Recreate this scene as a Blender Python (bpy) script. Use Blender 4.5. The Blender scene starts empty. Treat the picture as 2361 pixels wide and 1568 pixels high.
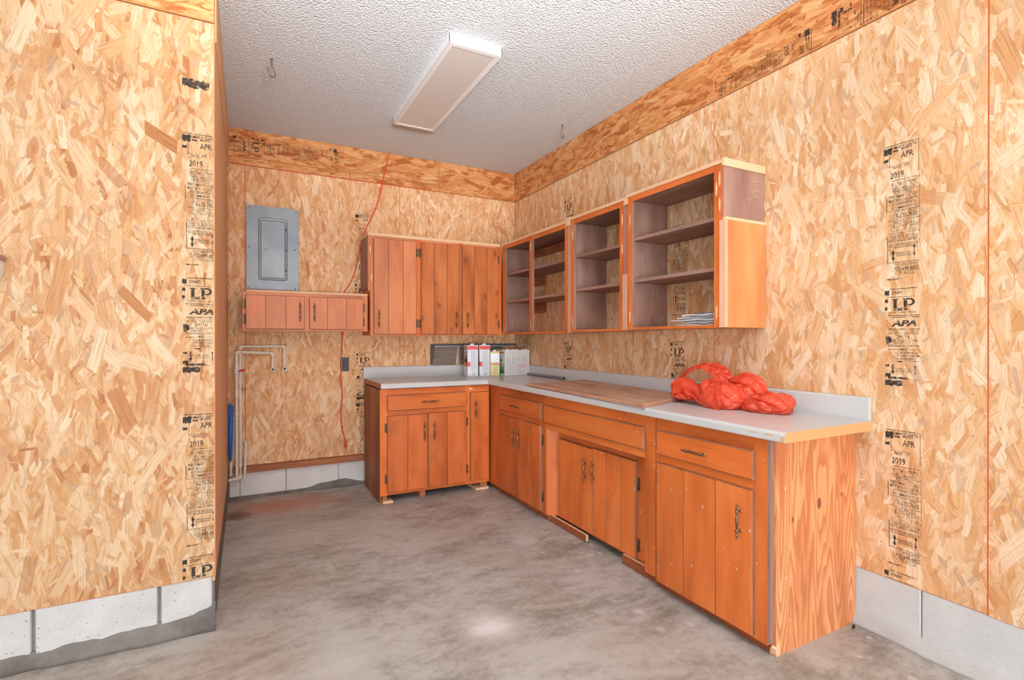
import bpy, bmesh, math, random
from mathutils import Vector, Matrix, noise
random.seed(7)
C = bpy.context.scene
COL = C.collection
PI = math.pi

# ------------------------------------------------------------------ camera
cam_d = bpy.data.cameras.new('camera'); cam = bpy.data.objects.new('camera', cam_d); COL.objects.link(cam)
F_PX, YAW, PITCH, ROLL = 1182.97, math.radians(27.458), math.radians(-0.157), math.radians(-0.030)
cam_d.sensor_width = 36.0; cam_d.sensor_fit = 'HORIZONTAL'; cam_d.lens = F_PX / 2361 * 36.0
cam_d.clip_start = 0.05
cam.location = (-2.3767, -4.5059, 1.2451)
_fw = Vector((math.sin(YAW) * math.cos(PITCH), math.cos(YAW) * math.cos(PITCH), math.sin(PITCH)))
_rt = Vector((math.cos(YAW), -math.sin(YAW), 0)); _up = _rt.cross(_fw)
_r2 = _rt * math.cos(ROLL) + _up * math.sin(ROLL); _u2 = _up * math.cos(ROLL) - _rt * math.sin(ROLL)
m = Matrix((_r2, _u2, -_fw)).transposed().to_4x4(); m.translation = cam.location
cam.matrix_world = m
C.camera = cam
C.cycles.max_bounces = 7; C.cycles.diffuse_bounces = 4; C.cycles.transparent_max_bounces = 6; C.cycles.use_adaptive_sampling = True; C.cycles.adaptive_threshold = 0.03; C.cycles.use_denoising = True

# ------------------------------------------------------------------ world, lights, exposure
C.view_settings.view_transform = 'Standard'; C.view_settings.look = 'None'
C.view_settings.gamma = 1.0; C.view_settings.exposure = -0.05; C.view_settings.use_curve_mapping = False
w = bpy.data.worlds.new('world'); C.world = w; w.use_nodes = True
bg = w.node_tree.nodes['Background']; bg.inputs[0].default_value = (0.80, 0.90, 1.0, 1); bg.inputs[1].default_value = 1.2

def area(name, loc, target, sx, sy, power, col=(1, 1, 1)):
    l = bpy.data.lights.new(name, 'AREA'); l.shape = 'RECTANGLE'; l.size = sx; l.size_y = sy; l.energy = power; l.color = col
    o = bpy.data.objects.new(name, l); COL.objects.link(o); o.location = loc
    o.rotation_euler = (Vector(target) - Vector(loc)).to_track_quat('-Z', 'Y').to_euler()
    return o
# daylight through the open garage door behind the camera, and the photographer's flash bounced high beside the camera; two fill lamps are added
area('garage_door_daylight', (-9.0, -10.5, 1.30), (-1.2, -1.2, 1.2), 3.0, 2.3, 225, (0.96, 0.98, 1.0))
area('rear_fill_light', (-2.6, -11.2, 1.30), (-2.2, 0, 1.25), 2.4, 2.2, 125, (0.94, 0.97, 1.0))  # added fill lamp behind the camera, evens out the frontal light
area('flash_aimed_at_ceiling', (-2.05, -4.75, 1.75), (-1.85, -3.9, 2.87), 0.3, 0.3, 92, (1.0, 1.0, 1.0)).data.spread = math.radians(95)
area('low_upward_fill', (-3.4, -13.0, 0.0), (-3.4, -12.6, 2.0), 6.0, 3.0, 1800, (0.95, 0.98, 1.0))  # added unseen lamp at floor level facing up, lifts ceiling and walls

# ------------------------------------------------------------------ node helpers
def mat(name, rough=0.6, spec=0.3):
    m = bpy.data.materials.new(name); m.use_nodes = True
    nt = m.node_tree; b = nt.nodes['Principled BSDF']
    b.inputs['Roughness'].default_value = rough; b.inputs['Specular IOR Level'].default_value = spec
    return m, nt, b
def setin(nt, node, key, v):
    s = node.inputs[key]
    if isinstance(v, bpy.types.NodeSocket): nt.links.new(v, s)
    elif isinstance(v, (tuple, list)) and len(v) == 3 and s.type == 'RGBA': s.default_value = (*v, 1)
    else: s.default_value = v
def N(nt, t, ins=None, **props):
    n = nt.nodes.new(t)
    for k, v in props.items(): setattr(n, k, v)
    for k, v in (ins or {}).items(): setin(nt, n, k, v)
    return n
def M(nt, op, a, b=0.0, c=None, clamp=False):
    n = N(nt, 'ShaderNodeMath', {0: a, 1: b}, operation=op, use_clamp=clamp)
    if c is not None: setin(nt, n, 2, c)
    return n.outputs[0]
def VM(nt, op, a, b=None):
    n = N(nt, 'ShaderNodeVectorMath', {0: a}, operation=op)
    if b is not None: setin(nt, n, 1, b)
    return n.outputs[0]
def MIX(nt, f, a, b, blend='MIX'):
    n = nt.nodes.new('ShaderNodeMix'); n.data_type = 'RGBA'; n.blend_type = blend
    setin(nt, n, 0, f); setin(nt, n, 6, a); setin(nt, n, 7, b)
    return n.outputs[2]
def RAMP(nt, f, stops, interp='LINEAR'):
    n = N(nt, 'ShaderNodeValToRGB', {0: f}); r = n.color_ramp; r.interpolation = interp
    while len(r.elements) < len(stops): r.elements.new(0.5)
    for e, (p, c) in zip(r.elements, stops): e.position = p; e.color = (*c, 1) if len(c) == 3 else c
    return n.outputs[0]
def STEP(nt, v, lo, hi):
    n = N(nt, 'ShaderNodeMapRange', {0: v, 1: lo, 2: hi, 3: 0.0, 4: 1.0}, interpolation_type='SMOOTHSTEP'); return n.outputs[0]
def NOISE(nt, vec, scale, detail=2, rough=0.5, dist=0.0, dims='3D'):
    n = N(nt, 'ShaderNodeTexNoise', {'Scale': scale, 'Detail': detail, 'Roughness': rough, 'Distortion': dist}, noise_dimensions=dims)
    nt.links.new(vec, n.inputs['Vector']); return n.outputs[0]
def SCALE(nt, vec, s):
    return N(nt, 'ShaderNodeVectorMath', {0: vec, 1: s}, operation='MULTIPLY').outputs[0]
def UVN(nt): return N(nt, 'ShaderNodeUVMap').outputs[0]
def OBJ(nt): return N(nt, 'ShaderNodeTexCoord').outputs['Object']
def RND(nt): return N(nt, 'ShaderNodeObjectInfo').outputs['Random']
def BUMP(nt, b, h, strength=0.2, dist=0.002):
    n = N(nt, 'ShaderNodeBump', {'Strength': strength, 'Distance': dist, 'Height': h}); nt.links.new(n.outputs[0], b.inputs['Normal'])
def S(r, g, b):   # sRGB 0-255 -> linear
    f = lambda v: (v / 255 / 12.92) if v <= 10.3 else ((v / 255 + 0.055) / 1.055) ** 2.4
    return (f(r), f(g), f(b))

# ------------------------------------------------------------------ materials
def osb(name, seed, bias=0.0, spread=1.0, big=1.0, tint=(1, 1, 1), dark=0.0):
    """oriented strand board: layers of clipped rectangular strands at random angles (UV in metres, strands mostly along v)"""
    m, nt, b = mat(name, 0.55, 0.25)
    uv = UVN(nt)
    pal = [(0.0, S(184, 116, 66)), (0.10, S(210, 150, 98)), (0.35, S(226, 177, 128)), (0.65, S(234, 196, 154)), (1.0, S(243, 217, 184))]
    base = NOISE(nt, SCALE(nt, uv, (70, 16, 1)), 1.0, 3, 0.6)
    col = RAMP(nt, base, [(0.25, S(196, 134, 82)), (0.5, S(220, 168, 116)), (0.75, S(232, 192, 146))])
    # (scale, angle range, min/max half width, min/max half length, opacity, share of cells filled)
    layers = [(9, 1.0, .014, .040, .070, .16, .80, 1.0), (11, 0.9, .010, .030, .06, .14, .75, .85), (13, 0.8, .007, .020, .06, .13, .75, .8),
              (19, 1.6, .006, .018, .03, .08, .7, .7), (17, 1.0, .006, .016, .045, .10, .75, .75), (26, 1.8, .003, .009, .02, .06, .75, .55), (8, 1.5, .010, .030, .07, .13, .85, .42)]
    wob = NOISE(nt, uv, 22.0, 2)
    wuv = VM(nt, 'ADD', uv, N(nt, 'ShaderNodeCombineXYZ', {0: M(nt, 'MULTIPLY_ADD', wob, 0.005, -0.0025), 1: 0.0, 2: 0.0}).outputs[0])
    AX, AY = 1.45, 0.68
    for i, (sc, ang, w0, w1, l0, l1, opa, share) in enumerate(layers):
        sc = sc / big
        v = VM(nt, 'ADD', wuv, (seed * 3.17 + i * 7.31, seed * 1.93 + i * 4.77, 0))
        vs = SCALE(nt, v, (AX, AY, 1))
        vo = N(nt, 'ShaderNodeTexVoronoi', {'Scale': sc, 'Randomness': 1.0}, voronoi_dimensions='2D', feature='F1')
        nt.links.new(vs, vo.inputs['Vector'])
        loc = SCALE(nt, VM(nt, 'SUBTRACT', vs, vo.outputs['Position']), (1 / AX, 1 / AY, 0))
        c = N(nt, 'ShaderNodeSeparateColor', {0: vo.outputs['Color']}).outputs
        wn = N(nt, 'ShaderNodeTexWhiteNoise', {'W': M(nt, 'MULTIPLY_ADD', c[0], 913.7, c[1])}, noise_dimensions='1D'); c2 = N(nt, 'ShaderNodeSeparateColor', {0: wn.outputs['Color']}).outputs
        a = M(nt, 'MULTIPLY', M(nt, 'SUBTRACT', M(nt, 'ADD', c[0], c[1]), 1.0), ang * spread)
        ro = N(nt, 'ShaderNodeVectorRotate', {'Vector': loc, 'Angle': a}, rotation_type='Z_AXIS').outputs[0]
        xy = N(nt, 'ShaderNodeSeparateXYZ', {0: ro}).outputs
        hw = M(nt, 'MULTIPLY_ADD', c[2], (w1 - w0) * big, w0 * big); hl = M(nt, 'MULTIPLY_ADD', c2[0], (l1 - l0) * big, l0 * big)
        cell = VM(nt, 'ADD', ro, N(nt, 'ShaderNodeCombineXYZ', {0: M(nt, 'MULTIPLY', c2[0], 9.0), 1: M(nt, 'MULTIPLY', c2[1], 9.0), 2: 0.0}).outputs[0])
        gr = NOISE(nt, SCALE(nt, cell, (190, 6, 1)), 1.0, 1, 0.6, dims='2D')
        dx = M(nt, 'ADD', M(nt, 'DIVIDE', M(nt, 'ABSOLUTE', xy[0]), hw), M(nt, 'MULTIPLY_ADD', gr, 0.24, -0.12))
        dy = M(nt, 'ADD', M(nt, 'DIVIDE', M(nt, 'ABSOLUTE', xy[1]), hl), M(nt, 'MULTIPLY_ADD', gr, 0.6, -0.3))
        d = M(nt, 'MAXIMUM', dx, dy)
        mask = M(nt, 'MULTIPLY', M(nt, 'SUBTRACT', 1.0, STEP(nt, d, 0.86, 1.06)), M(nt, 'MULTIPLY_ADD', c2[1], 0.5, opa - 0.25))
        if share < 1: mask = M(nt, 'MULTIPLY', mask, M(nt, 'LESS_THAN', M(nt, 'FRACT', M(nt, 'MULTIPLY', c2[1], 7.31)), share))
        t = M(nt, 'ADD', c2[2], -dark + bias)
        fc = RAMP(nt, t, pal)
        fc = MIX(nt, 1.0, fc, RAMP(nt, gr, [(0.32, (0.82, 0.74, 0.66)), (0.45, (1, 1, 1)), (0.8, (1.05, 1.06, 1.08))]), 'MULTIPLY')
        edge = M(nt, 'MULTIPLY', STEP(nt, d, 0.80, 0.95), 0.10)
        fc = MIX(nt, edge, fc, S(160, 95, 50))
        if i in (3, 5): fc = MIX(nt, M(nt, 'MULTIPLY', M(nt, 'GREATER_THAN', c2[2], 0.84), 0.5), fc, S(158, 90, 48))
        col = MIX(nt, mask, col, fc)
    # dark resin specks
    sp = N(nt, 'ShaderNodeTexVoronoi', {'Scale': 26, 'Randomness': 1.0}, voronoi_dimensions='2D'); nt.links.new(VM(nt, 'ADD', uv, (seed, seed * 2, 0)), sp.inputs['Vector'])
    spc = N(nt, 'ShaderNodeSeparateColor', {0: sp.outputs['Color']}).outputs
    f = M(nt, 'MULTIPLY', M(nt, 'LESS_THAN', sp.outputs['Distance'], M(nt, 'MULTIPLY', spc[0], 0.10)), M(nt, 'LESS_THAN', spc[1], 0.11))
    col = MIX(nt, M(nt, 'MULTIPLY', f, 0.5), col, S(120, 68, 42))
    big_n = NOISE(nt, uv, 1.6, 2)
    col = MIX(nt, 1.0, col, RAMP(nt, big_n, [(0.3, (0.92, 0.89, 0.86)), (0.6, (1, 1, 1))]), 'MULTIPLY')
    col = MIX(nt, 1.0, col, tint, 'MULTIPLY')
    nt.links.new(col, b.inputs['Base Color'])
    BUMP(nt, b, base, 0.15, 0.0012)
    return m

def wood(name, c_dark, c_mid, c_light, rough=0.42, blotch=0.35, knots=0.0, specks=0.0, grain=1.0, spec=0.35, contour=0.0, scale=1.0, vary=0.12):
    """grain along v"""
    m, nt, b = mat(name, rough, spec)
    uv = UVN(nt); r = RND(nt)
    off = N(nt, 'ShaderNodeCombineXYZ', {0: M(nt, 'MULTIPLY', r, 37.0), 1: M(nt, 'MULTIPLY', r, 53.0), 2: 0.0}).outputs[0]
    v = VM(nt, 'ADD', uv, off)
    wv = N(nt, 'ShaderNodeMix', {}); wv.data_type = 'VECTOR'
    dist = NOISE(nt, SCALE(nt, v, (9 * scale, 1.6 * scale, 1)), 1.0, 2, 0.5)
    fine = NOISE(nt, SCALE(nt, v, (190 * scale, 7 * scale, 1)), 1.0, 3, 0.6)
    g = M(nt, 'ADD', M(nt, 'MULTIPLY', fine, 0.55 * grain), M(nt, 'MULTIPLY', dist, 1.0 - 0.55 * grain))
    col = RAMP(nt, g, [(0.28, c_dark), (0.5, c_mid), (0.74, c_light)])
    if contour > 0:
        fr = M(nt, 'FRACT', M(nt, 'MULTIPLY', NOISE(nt, SCALE(nt, v, (6.5 * scale, 0.75 * scale, 1)), 1.0, 1.5, 0.45), 15.0))
        ring = M(nt, 'MULTIPLY', STEP(nt, fr, 0.25, 0.85), M(nt, 'SUBTRACT', 1.0, STEP(nt, fr, 0.9, 1.0)))
        col = MIX(nt, M(nt, 'MULTIPLY', ring, contour), col, c_dark)
    if blotch > 0:
        bl = NOISE(nt, SCALE(nt, v, (7, 3.2, 1)), 1.0, 3, 0.55)
        col = MIX(nt, M(nt, 'MULTIPLY', STEP(nt, bl, 0.50, 0.75), blotch), col, c_dark)
    if knots > 0:
        vo = N(nt, 'ShaderNodeTexVoronoi', {'Scale': 4.6}, voronoi_dimensions='2D'); nt.links.new(SCALE(nt, v, (1.5, 1, 1)), vo.inputs['Vector'])
        k = M(nt, 'MULTIPLY', M(nt, 'SUBTRACT', 1.0, STEP(nt, M(nt, 'ADD', vo.outputs['Distance'], M(nt, 'MULTIPLY', fine, 0.10)), 0.06, 0.26)), knots)
        k = M(nt, 'MULTIPLY', k, M(nt, 'GREATER_THAN', N(nt, 'ShaderNodeSeparateColor', {0: vo.outputs['Color']}).outputs[0], 0.45))
        col = MIX(nt, k, col, tuple(x * 0.45 for x in c_dark))
    hv = M(nt, 'MULTIPLY_ADD', r, 2 * vary, 1.0 - vary)
    col = MIX(nt, 1.0, col, N(nt, 'ShaderNodeCombineXYZ', {0: hv, 1: hv, 2: hv}).outputs[0], 'MULTIPLY')
    if specks > 0:
        s1 = N(nt, 'ShaderNodeTexVoronoi', {'Scale': 34}, voronoi_dimensions='2D'); nt.links.new(VM(nt, 'ADD', SCALE(nt, v, (1.0, 0.5, 1)), N(nt, 'ShaderNodeCombineXYZ', {0: M(nt, 'MULTIPLY', NOISE(nt, v, 120, 2), 0.012), 1: M(nt, 'MULTIPLY', NOISE(nt, v, 75, 2), 0.012), 2: 0.0}).outputs[0]), s1.inputs['Vector'])
        c = N(nt, 'ShaderNodeSeparateColor', {0: s1.outputs['Color']}).outputs
        f = M(nt, 'MULTIPLY', M(nt, 'LESS_THAN', s1.outputs['Distance'], M(nt, 'MULTIPLY', M(nt, 'MULTIPLY', c[0], c[0]), 0.10)), M(nt, 'LESS_THAN', c[1], specks))
        col = MIX(nt, f, col, S(232, 220, 205))
    nt.links.new(col, b.inputs['Base Color'])
    BUMP(nt, b, fine, 0.06, 0.001)
    return m

def plain(name, col, rough=0.5, spec=0.4, metal=0.0, nscale=0.0, namp=0.1, bump=0.0):
    m, nt, b = mat(name, rough, spec); b.inputs['Metallic'].default_value = metal
    if nscale:
        n = NOISE(nt, OBJ(nt), nscale, 3, 0.6)
        c = MIX(nt, n, tuple(max(0, x * (1 - namp)) for x in col), tuple(min(1, x * (1 + namp)) for x in col))
        nt.links.new(c, b.inputs['Base Color'])
        if bump: BUMP(nt, b, n, bump, 0.002)
    else: b.inputs['Base Color'].default_value = (*col, 1)
    return m

MT = {}
MT['osb_right'] = osb('osb_right', 1.0, bias=0.10, big=1.12)
MT['osb_left'] = osb('osb_left', 2.3, bias=0.0, big=1.0, tint=(0.79, 0.78, 0.76))  # a little more orange; tint also darkened to offset strong light on this wall
MT['osb_back'] = osb('osb_back', 3.1, bias=0.06, big=0.92, tint=(1.05, 1.0, 0.95))  # tint brightened in place of the light missing at the back
MT['osb_strip'] = osb('osb_strip', 4.7, bias=-0.22, spread=0.55, big=1.0, tint=(0.92, 0.73, 0.54))
MT['osb_edge'] = plain('osb_edge', S(205, 150, 100), 0.8, 0.1, nscale=220, namp=0.35)
MT['orange_edge'] = plain('orange_edge', S(240, 122, 72), 0.7, 0.2, nscale=60, namp=0.25)
MT['cab'] = wood('cab', S(184, 88, 36), S(220, 115, 52), S(230, 132, 66), blotch=0.45, grain=0.45, specks=0.035)
MT['cab_speck'] = wood('cab_speck', S(186, 91, 38), S(221, 117, 55), S(231, 134, 68), blotch=0.40, grain=0.45, specks=0.30)
MT['cab_dark'] = wood('cab_dark', S(160, 78, 36), S(204, 106, 52), S(220, 124, 67), blotch=0.6, grain=0.45, specks=0.07)
MT['cab_knot'] = wood('cab_knot', S(162, 82, 40), S(218, 124, 68), S(232, 144, 84), blotch=0.45, knots=0.6, grain=0.32, contour=0.14, scale=0.9)
MT['cab_light'] = wood('cab_light', S(206, 128, 74), S(230, 152, 94), S(240, 168, 110), blotch=0.25, grain=0.4)
MT['cab_back'] = wood('cab_back', S(190, 110, 70), S(220, 136, 90), S(232, 152, 104), blotch=0.4, grain=0.5)
MT['cab_edge'] = wood('cab_edge', S(120, 70, 48), S(160, 100, 70), S(190, 135, 105), blotch=0.5, grain=0.8)
MT['cab_side_dark'] = wood('cab_side_dark', S(88, 48, 30), S(160, 98, 66), S(212, 156, 118), blotch=0.3, grain=0.9, scale=0.55, rough=0.6)
MT['fir'] = wood('fir', S(196, 112, 66), S(236, 160, 106), S(242, 174, 122), blotch=0.0, contour=0.75, grain=0.4, specks=0.09, scale=1.25, rough=0.55, vary=0.0)
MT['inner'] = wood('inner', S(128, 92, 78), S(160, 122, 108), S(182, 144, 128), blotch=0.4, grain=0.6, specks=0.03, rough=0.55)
MT['raw'] = wood('raw', S(224, 172, 128), S(238, 194, 152), S(246, 210, 172), blotch=0.0, grain=0.6, rough=0.7, vary=0.04)
MT['tan'] = wood('tan', S(205, 150, 118), S(220, 168, 138), S(230, 182, 154), blotch=0.2, grain=0.6, rough=0.6)
MT['jamb'] = wood('jamb', S(200, 146, 104), S(230, 178, 134), S(238, 192, 150), blotch=0.2, grain=0.9, rough=0.65, contour=0.2)
MT['plate'] = wood('plate', S(140, 84, 55), S(178, 112, 75), S(196, 134, 96), blotch=0.3, knots=0.5, grain=0.8, rough=0.7)
MT['toe'] = wood('toe', S(128, 66, 38), S(160, 86, 50), S(178, 104, 64), blotch=0.5, grain=0.7, rough=0.6)
MT['ply_board'] = wood('ply_board', S(122, 82, 62), S(186, 146, 120), S(224, 194, 172), blotch=0.75, grain=0.7, scale=0.45, rough=0.6)
MT['laminate'] = plain('laminate', S(205, 205, 203), 0.28, 0.45, nscale=9, namp=0.03)
MT['laminate_worn'] = plain('laminate_worn', S(216, 176, 140), 0.7, 0.2, nscale=90, namp=0.25)
MT['particle'] = plain('particle', S(220, 166, 114), 0.85, 0.1, nscale=260, namp=0.35)
MT['brown_edge'] = plain('brown_edge', S(196, 144, 110), 0.85, 0.1, nscale=160, namp=0.3)
MT['bronze'] = plain('bronze', S(138, 112, 84), 0.32, 0.5, metal=0.9, nscale=140, namp=0.55)
MT['hinge_bronze'] = plain('hinge_bronze', S(112, 90, 68), 0.42, 0.4, metal=0.6)
MT['white'] = plain('white', S(236, 236, 236), 0.4, 0.4)
MT['diffuser'] = plain('diffuser', S(214, 210, 206), 0.35, 0.4)
MT['pvc'] = plain('pvc', S(236, 222, 202), 0.35, 0.4, nscale=30, namp=0.08)
MT['pvc_white'] = plain('pvc_white', S(226, 220, 210), 0.35, 0.4, nscale=30, namp=0.05)
MT['pvc_glue'] = plain('pvc_glue', S(206, 150, 110), 0.4, 0.4)
MT['red'] = plain('red', S(222, 52, 40), 0.35, 0.4)
MT['blue'] = plain('blue', S(20, 100, 190), 0.3, 0.45)
MT['orange_cord'] = plain('orange_cord', S(232, 84, 48), 0.45, 0.4)
MT['black'] = plain('black', S(42, 42, 44), 0.4, 0.4)
MT['socket'] = plain('socket', S(58, 58, 62), 0.35, 0.4)
MT['chrome'] = plain('chrome', S(190, 190, 190), 0.22, 0.5, metal=1.0)
MT['steel'] = plain('steel', S(150, 156, 158), 0.35, 0.5, metal=0.7)
MT['hook'] = plain('hook', S(120, 108, 96), 0.4, 0.5, metal=0.6)
MT['dark_gap'] = plain('dark_gap', S(60, 40, 32), 0.8, 0.1)
MT['paper'] = plain('paper', S(228, 228, 230), 0.7, 0.2, nscale=14, namp=0.08)
MT['folder'] = plain('folder', S(96, 100, 106), 0.5, 0.3)
MT['metal_dark'] = plain('metal_dark', S(86, 86, 90), 0.4, 0.5, metal=0.3)
MT['alu'] = plain('alu', S(190, 190, 190), 0.35, 0.5, metal=0.4)
MT['can_white'] = plain('can_white', S(226, 229, 234), 0.25, 0.5)
MT['can_red'] = plain('can_red', S(228, 72, 58), 0.3, 0.5)
MT['can_yellow'] = plain('can_yellow', S(230, 212, 150), 0.3, 0.5)
MT['can_gold'] = plain('can_gold', S(214, 162, 92), 0.3, 0.5)
MT['print_grey'] = plain('print_grey', S(176, 178, 182), 0.5, 0.3)
MT['print_dark'] = plain('print_dark', S(96, 84, 70), 0.5, 0.3)
MT['print_blue'] = plain('print_blue', S(78, 78, 120), 0.5, 0.3)
MT['print_green'] = plain('print_green', S(64, 150, 76), 0.5, 0.3)
MT['print_pink'] = plain('print_pink', S(226, 200, 204), 0.6, 0.3)
MT['print_brown'] = plain('print_brown', S(150, 70, 48), 0.5, 0.3)
MT['print_orange'] = plain('print_orange', S(220, 150, 70), 0.5, 0.3)
MT['carton'] = plain('carton', S(228, 226, 222), 0.6, 0.3, nscale=12, namp=0.03)
MT['kraft'] = plain('kraft', S(186, 140, 104), 0.8, 0.2, nscale=40, namp=0.12)
MT['knot'] = plain('knot', S(158, 92, 68), 0.6, 0.2, nscale=160, namp=0.4)
MT['scratch'] = plain('scratch', S(206, 184, 172), 0.7, 0.2)
MT['greywood'] = wood('greywood', S(84, 72, 64), S(128, 112, 100), S(158, 142, 130), blotch=0.5, grain=0.9, scale=0.5, rough=0.5)
MT['mauve'] = plain('mauve', S(172, 138, 134), 0.5, 0.3)

def mk_panel():
    m, nt, b = mat('panel_steel', 0.34, 0.5); b.inputs['Metallic'].default_value = 0.1
    uv = UVN(nt)
    n = NOISE(nt, uv, 3.0, 3, 0.6); col = RAMP(nt, n, [(0.3, S(128, 138, 146)), (0.7, S(160, 168, 174))])
    s = NOISE(nt, SCALE(nt, uv, (60, 9, 1)), 1.0, 3, 0.6); col = MIX(nt, M(nt, 'MULTIPLY', STEP(nt, s, 0.66, 0.74), 0.6), col, S(70, 78, 84))
    nt.links.new(col, b.inputs['Base Color']); return m
MT['panel_steel'] = mk_panel()
MT['panel_groove'] = plain('panel_groove', S(74, 80, 86), 0.4, 0.4)

def mk_bag():
    m, nt, b = mat('bag_plastic', 0.22, 0.6)
    b.inputs['Base Color'].default_value = (*S(247, 92, 62), 1)
    b.inputs['Subsurface Weight'].default_value = 0.0
    tr = N(nt, 'ShaderNodeBsdfTranslucent', {'Color': S(255, 84, 50)})
    mx = N(nt, 'ShaderNodeMixShader', {0: 0.28, 1: b.outputs[0], 2: tr.outputs[0]})
    nt.links.new(mx.outputs[0], nt.nodes['Material Output'].inputs[0])
    o = OBJ(nt); w1 = N(nt, 'ShaderNodeTexNoise', {'Scale': 14.0, 'Detail': 2.0}); nt.links.new(o, w1.inputs['Vector'])
    ov = VM(nt, 'ADD', o, VM(nt, 'SCALE', w1.outputs['Color'])); ov.node.inputs[1].links[0].from_node.inputs['Scale'].default_value = 0.05
    ve = N(nt, 'ShaderNodeTexVoronoi', {'Scale': 22.0}, feature='DISTANCE_TO_EDGE'); nt.links.new(SCALE(nt, ov, (1, 0.5, 1)), ve.inputs['Vector'])
    BUMP(nt, b, M(nt, 'ADD', M(nt, 'MINIMUM', ve.outputs['Distance'], 0.3), M(nt, 'MULTIPLY', NOISE(nt, ov, 46, 2, 0.5), 0.25)), 0.8, 0.02)
    return m
MT['bag'] = mk_bag()

def mk_ink():
    m, nt, b = mat('ink', 0.8, 0.1); b.inputs['Base Color'].default_value = (*S(62, 58, 54), 1)
    uv = UVN(nt)
    a = NOISE(nt, uv, 55, 3, 0.65); c = NOISE(nt, uv, 9, 2, 0.5)
    f = STEP(nt, M(nt, 'ADD', M(nt, 'MULTIPLY', a, 0.6), M(nt, 'MULTIPLY', c, 0.4)), 0.39, 0.52)
    nt.links.new(M(nt, 'MULTIPLY_ADD', f, 0.74, 0.12), b.inputs['Alpha']); return m
MT['ink'] = mk_ink()

def mk_block(name, c1, c2, sp=0.35):
    m, nt, b = mat(name, 0.9, 0.1)
    uv = UVN(nt)
    n = NOISE(nt, uv, 5, 4, 0.6); col = RAMP(nt, n, [(0.3, c1), (0.7, c2)])
    g = NOISE(nt, uv, 130, 3, 0.6); col = MIX(nt, M(nt, 'MULTIPLY', STEP(nt, g, 0.60, 0.68), sp), col, S(150, 140, 134))
    v = N(nt, 'ShaderNodeTexVoronoi', {'Scale': 55}, voronoi_dimensions='2D'); nt.links.new(uv, v.inputs['Vector'])
    c = N(nt, 'ShaderNodeSeparateColor', {0: v.outputs['Color']}).outputs
    f = M(nt, 'MULTIPLY', M(nt, 'LESS_THAN', v.outputs['Distance'], M(nt, 'MULTIPLY', c[0], 0.20)), M(nt, 'LESS_THAN', c[1], 0.30))
    col = MIX(nt, M(nt, 'MULTIPLY', f, sp * 1.6), col, S(112, 100, 92))
    nt.links.new(col, b.inputs['Base Color']); BUMP(nt, b, g, 0.35, 0.002); return m
MT['block'] = mk_block('block', S(186, 185, 183), S(210, 209, 207))
MT['block_back'] = mk_block('block_back', S(218, 213, 210), S(234, 231, 228), 0.28)
MT['block_smooth'] = mk_block('block_smooth', S(196, 198, 197), S(212, 214, 213), 0.12)
MT['mortar'] = mk_block('mortar', S(120, 114, 108), S(160, 154, 147), 0.25)
MT['mortar_dark'] = mk_block('mortar_dark', S(92, 86, 82), S(140, 133, 126), 0.3)
MT['mortar_light'] = mk_block('mortar_light', S(176, 174, 170), S(198, 197, 194), 0.15)

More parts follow.
